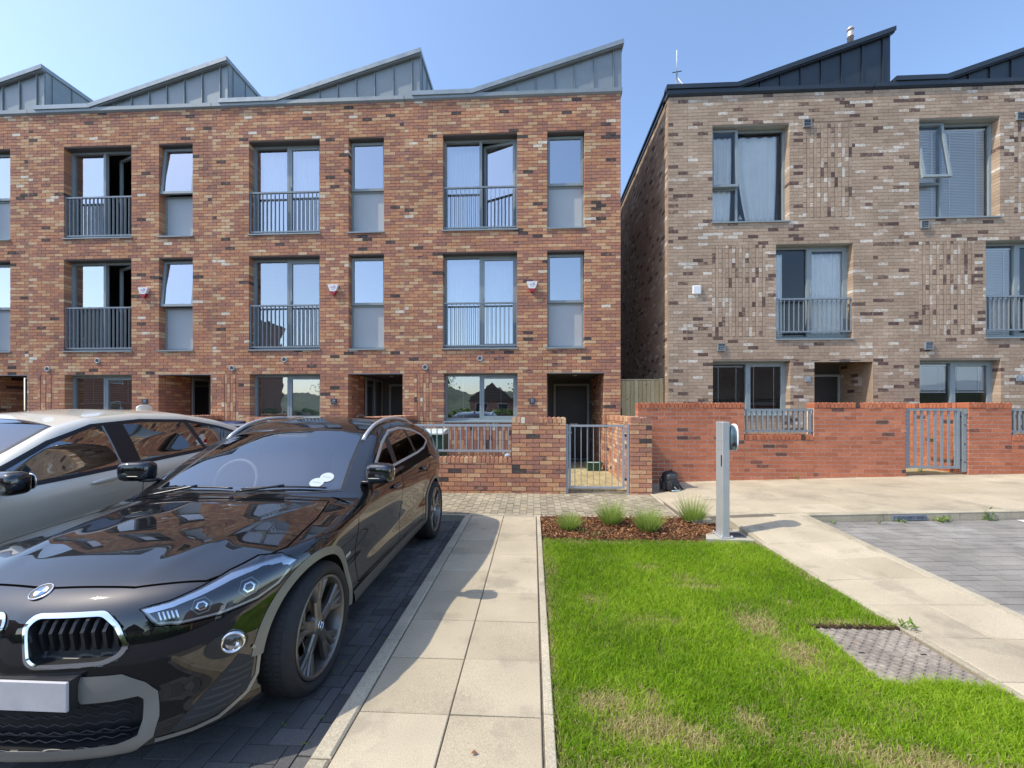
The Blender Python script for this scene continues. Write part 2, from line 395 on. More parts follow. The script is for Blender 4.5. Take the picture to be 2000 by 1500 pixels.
# --- footpath beside the black car: two slabs wide, a kerb on the car side, a thin edging on the lawn side
fp = sheet('footpath', -0.946, 0.10, -0.4, 5.80, lambda x, y: 0, 'joint_bright', kind='structure')
for k in range(-4, 9):
    ya, yb = 2.01 + 0.45 * k, 2.01 + 0.45 * (k + 1)
    yb = min(yb, 5.795)
    if yb - ya < 0.1: continue
    slab_piece('slab', -0.846, -0.402, ya, yb, lambda x, y: 0, fp, 'slab', gap=0.006)
    slab_piece('slab', -0.402, 0.043, ya, yb, lambda x, y: 0, fp, 'slab', gap=0.006)
y = -0.1
while y < 5.8:
    slab_piece('kerb_stone', -0.946, -0.848, y, min(y + 0.915, 5.8), lambda x, y: 0.004, fp, 'kerb', th=0.2, gap=0.008, cham=0.010)
    slab_piece('edging_stone', 0.050, 0.102, y + 0.3, min(y + 1.215, 5.8), lambda x, y: 0.006, fp, 'kerb', th=0.12, gap=0.005, tone=random.uniform(0.6, 1)); y += 0.915

# --- parking bay under the cars: dark blocks in herringbone
pb = sheet('parking_bay', -16, -0.948, -0.6, 5.80, lambda x, y: BAY_L, 'joint_dark', kind='structure', below=0.006)
bl = []
def block(x0, x1, y0, y1, ztop, th=0.05, mat_t=None, g=0.005):
    z = ztop + random.uniform(-0.0018, 0.0018)
    return (x0 + g / 2, x1 - g / 2, y0 + g / 2, y1 - g / 2, z - th, z, random.random() if mat_t is None else mat_t)
S = 0.1025
for i in range(-80, 80):
    for k in range(-40, 40):
        # 90-degree herringbone: an L of two blocks on a diagonal lattice
        ox = (i + 2 * k) * S * 1.0; oy = (i - 2 * k) * S * 1.0
        for a, b, c, d in ((0, 2, 0, 1), (0, 1, 1, 3)):
            x0, x1, y0, y1 = -4.2 + ox + a * S, -4.2 + ox + b * S, 2.6 + oy + c * S, 2.6 + oy + d * S
            x1 = min(x1, -1.056); y1 = min(y1, 5.79)
            if x0 < -7.4 or x1 - x0 < .02 or y0 < 0.9 or y1 - y0 < .02: continue
            bl.append(block(x0, x1, y0, y1, BAY_L))
y = 0.0
while y < 5.7:
    bl.append(block(-1.052, -0.952, y, y + 0.2, BAY_L + 0.002)); y += 0.203
# of these only what shows between the car and the kerb and under the bumper is seen well; give it first place
bl = [b + ((0 if (b[1] > -1.5 or b[2] < 1.9) and b[0] > -3.2 else 60),) for b in bl]
place_pieces('paving_block', bl, 'block_dark', pb)

# --- strip of small blocks before the garden wall of the end house
st = sheet('block_strip', -16, 1.975, 5.80, 7.5, g_strip, 'joint_sand', kind='structure', below=0.01)
bl = []
for i in range(int((1.96 + 6.4) / 0.1025)):
    x0 = 1.96 - (i + 1) * 0.1025; y = 5.87 - (0.1 if i % 2 else 0)
    while y < 7.45:
        ya, yb = max(y, 5.87), min(y + 0.203, 7.45)
        if yb - ya > 0.04: bl.append(block(x0, x0 + 0.1025, ya, yb, g_strip(0, (ya + yb) / 2), 0.03) + (0 if x0 > -1.4 else 40,))
        y += 0.203
place_pieces('paving_block', bl, 'block_buff', st)
x = -6.4
while x < 1.95:
    slab_piece('edging_stone', x, min(x + 0.915, 1.97), 5.802, 5.862, lambda x, y: 0.004, st, 'kerb', th=0.15, tone=0.8, gap=0.006); x += 0.915

# --- right-hand footpath and the pavement along the red wall
rp = sheet('side_path', 2.47, 3.48, -0.4, 5.50, g_rpath, 'joint_bright', kind='structure')
for k in range(-5, 8):
    ya = 2.40 + 0.45 * k; yb = min(ya + 0.45, 5.49)
    if yb - ya < 0.08: continue
    slab_piece('slab', 2.526, 2.952, ya, yb, g_rpath, rp, 'slab', gap=0.006); slab_piece('slab', 2.952, 3.378, ya, yb, g_rpath, rp, 'slab', gap=0.006)
y = 0.1
while y < 5.49:
    e = min(y + 0.915, 5.49)
    slab_piece('edging_stone', 2.470, 2.522, y, e, lambda x, y: g_rpath(x, y) + 0.004, rp, 'kerb', th=0.14, gap=0.005)
    slab_piece('kerb_stone', 3.382, 3.480, y, e, g_rpath, rp, 'kerb', th=0.25, gap=0.006, cham=0.008); y += 0.915
pv = sheet('pavement', 1.98, 12.5, 5.50, 8.25, lambda x, y: pav(x), 'joint_bright', kind='structure', nx=40, ny=2)
slab_piece('edging_stone', 1.978, 2.030, 5.80, 7.20, lambda x, y: g_strip(x, y) + 0.012, pv, 'kerb', th=0.1, tone=1.0)
yy = 5.62
while yy < 8.2:
    x = 2.034 - (0.0 if int(yy * 10) % 2 else 0.3)
    while x < 12.4:
        xa, xb = max(x, 2.034), min(x + 0.6, 12.4)
        if xb - xa > 0.05: slab_piece('slab', xa, xb, yy, min(yy + 0.45, 8.24), lambda x, y: pav(x), pv, 'slab', gap=0.005)
        x += 0.6
    yy += 0.45
x = 3.484
while x < 12.4:
    slab_piece('kerb_stone', x, min(x + 0.915, 12.4), 5.50, 5.615, lambda x, y: pav(x) + 0.003, pv, 'kerb', th=0.26, gap=0.007, cham=0.012, tone=random.uniform(0.1, 0.7)); x += 0.915
slab_piece('kerb_stone', 2.034, 3.48, 5.50, 5.615, lambda x, y: pav(x), pv, 'slab', gap=0.004)

# --- right-hand parking bay
rb = sheet('parking_bay', .004, 8.9, -5.9, -.005, lambda x, y: 0, 'joint_bright', kind='structure', nx=2, ny=2, below=0.006)
rb.location = (3.48, 5.5, .046); rb.rotation_euler = (math.atan(.045), -math.atan(.028), 0)      # the bay falls towards the camera
bl = []
k = 0; y = -5.1
while y < -.06:
    x = .01 - (0.1 if k % 2 else 0)
    while x < 8.8:
        xa, xb = max(x, .01), x + 0.203
        if xb - xa > 0.04: bl.append(block(xa, xb, y, y + 0.1015, 0, 0.03) + (0 if xa + 3.48 < 1.3 * (y + 5.5) + 0.3 else 80,))
        x += 0.203
    k += 1; y += 0.1015
place_pieces('paving_block', bl, 'block_grey', rb)
plain('road_paint', (0.75, 0.75, 0.72), 0.7, var=0.15, vscale=30)
MB().add([(2.44, -.6, .006), (2.54, -.6, .006), (2.54, -.05, .006), (2.44, -.05, .006)], [(0, 1, 2, 3)]).build('bay_line', 'road_paint', rb)

# --- front gardens: yellow blocks on the gate path, slabs behind the walls
fg = sheet('garden_path', -14, 1.98, 7.5, 11.4, g_strip, 'joint_sand', kind='structure', below=0.03)
bl = []
for i in range(20):
    x0 = 0.55 + i * 0.1025; y = 7.5 - (0.1 if i % 2 else 0)
    if x0 > 1.75: break
    while y < 11.2:
        ya, yb = max(y, 7.46), y + 0.203
        bl.append(block(x0, x0 + 0.1025, ya, yb, g_strip(0, ya) + 0.012, 0.03)); y += 0.203
place_pieces('paving_block', bl, 'block_yellow', fg)
sheet('garden_yard', 1.99, 12.5, 8.26, 13.5, lambda x, y: pav(x), 'block_yellow', kind='structure', nx=30, ny=2, below=0.0)

# --- lawn: soil, then grass blades
m, n, out = newmat('grass')
at = N(n, 'ShaderNodeAttribute', attribute_name='tone')
r = ramp(n, [(0.0, (0.16, 0.30, 0.010)), (0.35, (0.28, 0.46, 0.016)), (0.62, (0.42, 0.58, 0.035)), (0.74, (0.36, 0.44, 0.06)), (0.82, (0.52, 0.46, 0.18)), (1.0, (0.68, 0.55, 0.32))]); L(n, at.outputs['Fac'], r.inputs[0])
df = N(n, 'ShaderNodeBsdfPrincipled', Roughness=0.6); df.inputs['Specular IOR Level'].default_value = 0.3
tr = N(n, 'ShaderNodeBsdfTranslucent'); L(n, r.outputs[0], df.inputs['Base Color']); L(n, r.outputs[0], tr.inputs[0])
mx = N(n, 'ShaderNodeMixShader'); mx.inputs[0].default_value = 0.45; L(n, df.outputs[0], mx.inputs[1]); L(n, tr.outputs[0], mx.inputs[2]); L(n, mx.outputs[0], out.inputs[0])
LX0, LX1, LY0, LY1 = 0.104, 2.468, 0.55, 4.80
lawn = sheet('lawn', LX0 + .002, LX1 - .002, LY0, LY1, lambda x, y: 0.0, 'soil', kind='structure', nx=30, ny=50, below=0.03)
MH = (1.885, 2.466, 2.36, 2.975)            # the inspection cover sits in a gap of the turf
def vnoise(x, y, s, seed):
    g = np.random.default_rng(seed).random((64, 64)); u = x * s; v = y * s
    i = np.floor(u).astype(int); j = np.floor(v).astype(int); fu = u - i; fv = v - j; fu = fu * fu * (3 - 2 * fu); fv = fv * fv * (3 - 2 * fv)
    q = lambda a, b: g[a % 64, b % 64]
    return (q(i, j) * (1 - fu) + q(i + 1, j) * fu) * (1 - fv) + (q(i, j + 1) * (1 - fu) + q(i + 1, j + 1) * fu) * fv
def blades(px, py, z0, h, lean, wd, tone, rg):
    n = len(px); a = rg.random(n) * 2 * np.pi; la = rg.random(n) * 2 * np.pi
    wx, wy = np.cos(a) * wd / 2, np.sin(a) * wd / 2; lx, ly = np.cos(la) * lean * h, np.sin(la) * lean * h
    V = np.zeros((n, 5, 3))
    V[:, 0] = np.stack([px - wx, py - wy, z0], 1); V[:, 1] = np.stack([px + wx, py + wy, z0], 1)
    V[:, 2] = np.stack([px + wx * .8 + lx * .35, py + wy * .8 + ly * .35, z0 + h * .6], 1); V[:, 3] = np.stack([px - wx * .8 + lx * .35, py - wy * .8 + ly * .35, z0 + h * .6], 1)
    V[:, 4] = np.stack([px + lx, py + ly, z0 + h * np.sqrt(np.maximum(0.1, 1 - lean ** 2 * .5))], 1)
    b = np.arange(n) * 5
    F = np.concatenate([np.stack([b, b + 1, b + 2], 1), np.stack([b, b + 2, b + 3], 1), np.stack([b + 3, b + 2, b + 4], 1)])
    return V.reshape(-1, 3), F, np.tile(tone, 3)
gr = np.random.default_rng(3)
# more blades close to the camera
PX, PY = [], []
for ya, yb, dens in ((LY0, 1.5, 9000), (1.5, 2.6, 24000), (2.6, 3.6, 17000), (3.6, LY1, 13000)):
    k = int((LX1 - LX0) * (yb - ya) * dens); PX.append(LX0 + gr.random(k) * (LX1 - LX0)); PY.append(ya + gr.random(k) * (yb - ya))
px, py = np.concatenate(PX), np.concatenate(PY)
edge = 0.03 * vnoise(px, py, 9, 5) - 0.012
keep = ~((px > MH[0] + edge) & (px < MH[1] + 1) & (py > MH[2] + edge * 2) & (py < MH[3] - edge * .4))
front = 4.775 + 0.05 * (vnoise(px, py * 0, 5, 8) - .5)
keep &= py < front
px, py = px[keep], py[keep]
big = vnoise(px, py, 1.9, 11); fine = vnoise(px, py, 7.0, 12); vf = vnoise(px, py, 26, 13)
dry = np.zeros(len(px))
for cx, cy, rx, ry, s in ((1.35, 3.72, .16, .08, .75), (1.42, 3.55, .22, .05, .7), (1.56, 2.98, .16, .22, 1.0), (1.62, 2.62, .2, .2, .95), (0.78, 2.98, .28, .10, .55), (0.32, 2.12, .20, .10, .9), (0.52, 1.95, .30, .10, 1.0), (.75, 1.9, .16, .07, .9),
                          (0.62, 2.16, .07, .1, .7), (1.06, 2.03, .10, .10, .9), (1.24, 1.92, .22, .09, 1.0), (1.5, 1.84, .3, .08, 1.0), (1.75, 2.2, .15, .18, .5), (0.45, 3.3, .15, .1, .45), (1.05, 3.98, .12, .05, .6), (0.9, 4.7, .7, .05, .6), (2.15, 4.72, .4, .06, .6),
                          (1.72, 1.78, .35, .07, .9), (0.35, 1.75, .2, .08, .7), (2.2, 3.02, .3, .04, .8), (1.9, 3.3, .1, .12, .4), (1.3, 2.35, .08, .3, .35), (0.18, 4.0, .05, .7, .5), (2.40, 3.9, .05, .6, .45)):
    dry = np.maximum(dry, s * np.exp(-((px - cx) / rx) ** 2 - ((py - cy) / ry) ** 2))
dry = np.maximum(dry, 0.75 * np.exp(-((px - LX0) / 0.035) ** 2)); dry = np.maximum(dry, 0.5 * np.exp(-((px - LX1) / 0.03) ** 2))
pd = np.clip(dry * (0.45 + 1.1 * fine) + 0.10 * (fine > .72) + 0.05, 0, 0.93)
isdry = gr.random(len(px)) < pd
tone = np.clip(0.30 + 0.42 * (big - .5) + 0.38 * (vf - .5) + gr.normal(0, 0.12, len(px)), 0.02, 0.72)
tone = np.where(isdry, np.clip(gr.normal(0.88, 0.09, len(px)), .72, 1), tone)
h = (0.024 + 0.018 * gr.random(len(px)) + 0.014 * (big - .5) + 0.022 * (gr.random(len(px)) > .965)) * np.where(isdry, 0.6, 1.0) * np.where(pd > .5, 0.8, 1)
V, F, T = blades(px, py, np.full(len(px), -0.028), h + 0.026, 0.25 + 0.75 * gr.random(len(px)), 0.0026 + 0.0022 * gr.random(len(px)), tone, gr)
link('lawn_grass', fastmesh('lawn_grass', V, F, T), 'grass', kind='stuff', label='bright green mown turf with straw-coloured dry patches', cat='grass')

# --- planting bed with bark mulch
bed = sheet('planting_bed', 0.106, 2.55, LY1 - .02, 5.80, lambda x, y: 0.012 * math.sin(3 * x), 'soil', kind='structure', nx=20, ny=8, below=0.03)
tone_mat('bark', [(0, (0.075, 0.028, 0.014)), (0.4, (0.19, 0.075, 0.03)), (0.75, (0.31, 0.14, 0.06)), (1, (0.46, 0.27, 0.14))], grain=90, gamt=0.35, bmp=0.5)
def chips(nch, x0, x1, y0, y1, z0, z1, rg, keep=None):
    cx, cy = x0 + rg.random(nch) * (x1 - x0), y0 + rg.random(nch) * (y1 - y0); cz = z0 + rg.random(nch) ** 1.5 * (z1 - z0)
    if keep is not None:
        k = keep(cx, cy); cx, cy, cz = cx[k], cy[k], cz[k]; nch = len(cx)
    ln = rg.uniform(.012, .045, nch); wd_ = rg.uniform(.005, .014, nch); th = rg.uniform(.002, .006, nch)
    a = rg.random(nch) * 2 * np.pi; t1 = rg.normal(0, .35, nch); t2 = rg.normal(0, .5, nch)
    ex = np.stack([np.cos(a) * np.cos(t1), np.sin(a) * np.cos(t1), np.sin(t1)], 1)
    ey = np.stack([-np.sin(a) * np.cos(t2), np.cos(a) * np.cos(t2), np.sin(t2)], 1); ez = np.cross(ex, ey)
    C = np.stack([cx, cy, cz], 1); V = []
    for sx, sy, sz in ((-1, -1, -1), (1, -1, -1), (1, 1, -1), (-1, 1, -1), (-1, -1, 1), (1, -1, 1), (1, 1, 1), (-1, 1, 1)):
        V.append(C + ex * (sx * ln / 2 * (1 - .25 * (sy > 0)))[:, None] + ey * (sy * wd_ / 2)[:, None] + ez * (sz * th / 2)[:, None])
    V = np.stack(V, 1).reshape(-1, 3); q = np.array([(0, 3, 2, 1), (4, 5, 6, 7), (0, 1, 5, 4), (1, 2, 6, 5), (2, 3, 7, 6), (3, 0, 4, 7)])
    return V, (q[None] + (np.arange(nch) * 8)[:, None, None]).reshape(-1, 4), np.repeat(rg.random(nch) ** 1.2, 6)
V, F, T = chips(6500, 0.11, 2.40, 4.74, 5.80, -0.012, 0.03, gr, lambda x, y: (y > 4.80 + .03 * np.sin(9 * x)) & ~((x > 1.9) & (y < 5.0)) & ~((x > 2.3) & (y < 5.15)))
link('bark_mulch', fastmesh('bark_mulch', V, F, T), 'bark', kind='stuff', label='red-brown bark chips spread over the planting bed', cat='mulch')
# ================================================================== HOUSES
def bars(mb, x0, x1, z0, z1, y0, y1, wl, wr=None, wt=None, wb=None):
    """rectangular frame of four bars butted end to end"""
    wr = wl if wr is None else wr; wt = wl if wt is None else wt; wb = wl if wb is None else wb
    mb.box(x0, x0 + wl, y0, y1, z0, z1); mb.box(x1 - wr, x1, y0, y1, z0, z1)
    mb.box(x0 + wl, x1 - wr, y0, y1, z1 - wt, z1); mb.box(x0 + wl, x1 - wr, y0, y1, z0, z0 + wb)
    return mb
def sash(parent, x0, x1, z0, z1, y, gl, hinge=None, ang=0.0, w=0.055, handle=True):
    """opening leaf as a part of its window; hinge 'r' turns about its right edge, 't' about its top edge"""
    px, pz = (x1, z0) if hinge == 'r' else ((x0, z1) if hinge == 't' else (x0, z0))
    mb = bars(MB(), x0 - px, x1 - px, z0 - pz, z1 - pz, -0.03, 0.03, w)
    if handle and hinge == 'r': mb.box(x0 - px + .018, x0 - px + .036, -0.05, -0.03, 1.0, 1.14)
    o = mb.build('sash', 'frame_grey', parent, loc=(px, y, pz))
    if hinge == 'r': o.rotation_euler = (0, 0, -ang)      # swings inwards
    if hinge == 't': o.rotation_euler = (-ang, 0, 0)       # pushes outwards at the foot
    p = MB().add([(x0 - px + w, 0, z0 - pz + w), (x1 - px - w, 0, z0 - pz + w), (x1 - px - w, 0, z1 - pz - w), (x0 - px + w, 0, z1 - pz - w)], [(0, 1, 2, 3)])
    q = p.build('pane', gl, parent, loc=(px, y, pz)); q.rotation_euler = o.rotation_euler
    return o
def pane(parent, x0, x1, z0, z1, y, gl):
    return MB().add([(x0, y, z0), (x1, y, z0), (x1, y, z1), (x0, y, z1)], [(0, 1, 2, 3)]).build('pane', gl, parent)
def sill(house, x0, x1, z, y1=0.2, mat='frame_grey'):
    MB().prism([(-0.035, z - 0.035), (-0.035, z - 0.004), (y1, z + 0.012), (y1, z - 0.035)], x0 - 0.025, x1 + 0.02, 'x').build('window_sill', mat, house, fix=True)
FY = 0.17      # depth of the window face behind the brick face
def win_french(house, x0, x1, z0, z1, gl='glass_house', open_=0.0, split=0.50):
    w_ = bars(MB(), x0, x1, z0, z1, FY, FY + 0.08, 0.05); xm = x0 + (x1 - x0) * split
    w_.box(xm - 0.03, xm + 0.03, FY - 0.004, FY + 0.08, z0 + 0.05, z1 - 0.05)
    w_ = w_.build('window', 'frame_grey', house)
    pane(w_, x0 + 0.05, xm - 0.03, z0 + 0.05, z1 - 0.05, FY + 0.045, gl)
    sash(w_, xm + 0.032, x1 - 0.052, z0 + 0.052, z1 - 0.052, FY + 0.03, gl, 'r', open_)
    return w_
def juliet(house, x0, x1, zb, zt, y=0.045, n=16, mat='rail_grey'):
    j = MB().box(x0 + .004, x1 - .004, y - .025, y + .025, zt - .035, zt).box(x0 + .004, x1 - .004, y - .02, y + .02, zb, zb + .03)
    j.box(x0 + .004, x0 + .022, y - .025, y + .025, zb + .03, zt - .035).box(x1 - .022, x1 - .004, y - .025, y + .025, zb + .03, zt - .035)
    j = j.build('juliet_balcony', mat, house)
    me = MB().box(-.005, .005, -.02, .02, zb + .03, zt - .035).mesh('baluster'); me.materials.append(MATS[mat])
    for i in range(1, n + 1): link('baluster', me, None, j, loc=(x0 + (x1 - x0) * i / (n + 1), y, 0))
    return j
def win_side(house, x0, x1, z0, z1, zt, gl='glass_house', ang=0.0):
    w_ = bars(MB(), x0, x1, z0, z1, FY, FY + 0.08, 0.045); w_.box(x0 + .045, x1 - .045, FY, FY + .08, zt - .045, zt)
    w_ = w_.build('window', 'frame_grey', house)
    MB().box(x0 + .045, x1 - .045, FY + .02, FY + .05, z0 + .045, zt - .045).build('spandrel_panel', 'panel_grey', w_)
    sash(w_, x0 + .012, x1 - .012, zt - .005, z1 - .012, FY - .012, gl, 't', ang, w=.06, handle=False)
    return w_
def win_two(house, x0, x1, z0, z1, gl='glass_ground'):
    w_ = bars(MB(), x0, x1, z0, z1, FY, FY + .08, .05); xm = x0 + (x1 - x0) * .49
    w_.box(xm - .025, xm + .025, FY - .004, FY + .08, z0 + .05, z1 - .05); w_ = w_.build('window', 'frame_grey', house)
    pane(w_, x0 + .05, xm - .025, z0 + .05, z1 - .05, FY + .045, gl)
    sash(w_, xm + .027, x1 - .052, z0 + .052, z1 - .052, FY + .03, gl, 'r', 0, handle=False)
    return w_
def number_plate(house, x, z, num, mat='slate_plate'):
    p = MB().bbox(x - .065, x + .065, -.026, -.008, z - .07, z + .065, .004).build('number_plate', mat, house)
    text('digits', num, .072, 'plate_print', p, (x, -.0275, z + .012)); text('street_name', 'CULVERT RISE', .015, 'plate_print', p, (x, -.0275, z - .042))
def round_vent(house, x, z):
    v = MB().lathe([(.0, -.014), (.040, -.014), (.046, -.026), (.062, -.03), (.066, -.008)], (x, 0, z), 'y', 20).build('round_vent', 'panel_grey', house)
    mb = MB()
    for k in (-2, -1, 0, 1, 2):
        h = math.sqrt(max(0, .04 ** 2 - (k * .014) ** 2)); mb.box(x - h, x + h, -.022, -.013, z + k * .014 - .003, z + k * .014 + .003)
    mb.build('louvre', 'black_plastic', v)
def alarm(house, x, z):
    q = [(-.11, .12), (.11, .12), (.125, .10), (.075, -.03), (.055, -.045), (-.055, -.045), (-.075, -.03), (-.125, .10)]
    a = MB().prism([(x + p[0], z + p[1]) for p in q], -.075, -.008, 'y').build('alarm_box', 'white_plastic', house, fix=True)
    q = [(-.078, -.028), (.078, -.028), (.06, -.075), (.03, -.12), (-.03, -.12), (-.06, -.075)]
    MB().prism([(x + p[0], z + p[1]) for p in q], -.07, -.008, 'y').build('strobe_lens', 'red_plastic', a, fix=True)
    text('mark', 'vii', .055, 'red_print', a, (x - .032, -.0765, z + .05))
    mk = MB().lathe([(.016, -.001), (.021, -.001), (.021, .001), (.016, .001)], (x + .038, -.0765, z + .072), 'y', 12)
    mk.box(x + .013, x + .063, -.077, -.0765, z + .028, z + .033).box(x + .013, x + .063, -.077, -.0765, z + .062, z + .067).box(x + .013, x + .018, -.077, -.0765, z + .033, z + .062).box(x + .058, x + .063, -.077, -.0765, z + .033, z + .062)
    mk.build('padlock_mark', 'pink_print', a)
    text('small_print', 'security', .022, 'teal_print', a, (x, -.0765, z + .008))
def vertical_panel(pieces, x0, x1, z0, z1, tone, proud=0.0, cw=0.075):
    """bricks stood on end, full and half lengths in turn"""
    n = max(1, int(round((x1 - x0) / cw))); cw = (x1 - x0) / n
    for i in range(n):
        a, b = x0 + i * cw + .005, x0 + (i + 1) * cw - .005
        if i % 2: bh, off, pr = .225, .0, -.005
        else: bh, off, pr = .1125, .0, -.011
        z = z0 + off
        while z < z1 - .02:
            pieces.append((a, b, pr - proud, .09, z + .005, min(z + bh, z1) - .005, tone())); z += bh
def roof_sawtooth(house, xs, xk, xp, z0, zf, zp, mat, mcop, depth=8.0, y0=0.03, side=True, cop=0.10, bay=0.45):
    """zinc mono-pitch roof: flat start, slope up to the right, clad gable towards the street"""
    poly = [(xs, z0), (xp, z0), (xp, zp - cop * .5), (xk, zf - cop * .5), (xs, zf - cop * .5)]
    rf = MB().prism(poly, y0 + .02, depth, 'y').build('roof', mat, house, fix=True)
    top = lambda x: zf - cop * .6 if x < xk else lerp(zf - cop * .6, zp - cop * .6, (x - xk) / (xp - xk))
    x = xp - 0.19; edges = [xp, x]
    while x > xk + .3: x -= bay; edges.append(x)
    for a, b in zip(edges[1:], edges[:-1]):
        if b - a < .02: continue
        MB().prism([(a + .012, z0 + .003), (b - .012, z0 + .003), (b - .012, top(b - .012)), (a + .012, top(a + .012))], y0 + .004, y0 + .018, 'y').build('cladding_panel', mat, rf, fix=True)
    for e in edges[1:]:
        if top(e) - z0 > .06: MB().box(e - .007, e + .007, y0 - .028, y0 + .018, z0 + .003, top(e)).build('standing_seam', mat, rf)
    MB().prism([(xs, zf - cop), (xk + .02, zf - cop), (xp + .035, zp - cop), (xp + .035, zp), (xk, zf), (xs, zf)], -.075, .14, 'y').build('coping', mcop, rf, fix=True)
    MB().prism([(xs + .004, zf - cop - .03), (xk + .02, zf - cop - .03), (xp + .02, zp - cop - .03), (xp + .02, zp - cop), (xk, zf - cop), (xs + .004, zf - cop)], -.045, .02, 'y').build('coping_drip', mat, rf, fix=True)
    if side:
        MB().box(xp - .06, xp + .035, .145, depth, zp - cop, zp).build('coping', mcop, rf)
        y = .2; k = 0
        while y < depth - .3:
            MB().box(xp + .001, xp + .022, y - .007, y + .007, z0 + .003, zp - cop).build('standing_seam', mat, rf); y += bay; k += 1
    return rf
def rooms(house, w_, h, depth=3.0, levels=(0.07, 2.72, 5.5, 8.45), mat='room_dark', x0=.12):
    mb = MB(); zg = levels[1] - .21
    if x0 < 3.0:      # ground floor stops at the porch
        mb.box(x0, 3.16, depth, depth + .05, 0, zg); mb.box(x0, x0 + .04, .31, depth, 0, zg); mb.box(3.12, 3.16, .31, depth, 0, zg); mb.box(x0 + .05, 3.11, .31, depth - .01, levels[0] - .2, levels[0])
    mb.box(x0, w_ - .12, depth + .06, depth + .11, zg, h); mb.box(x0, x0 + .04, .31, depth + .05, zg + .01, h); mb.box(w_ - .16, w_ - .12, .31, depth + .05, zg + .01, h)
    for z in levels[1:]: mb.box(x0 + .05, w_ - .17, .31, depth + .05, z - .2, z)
    mb.build('interior', mat, house)

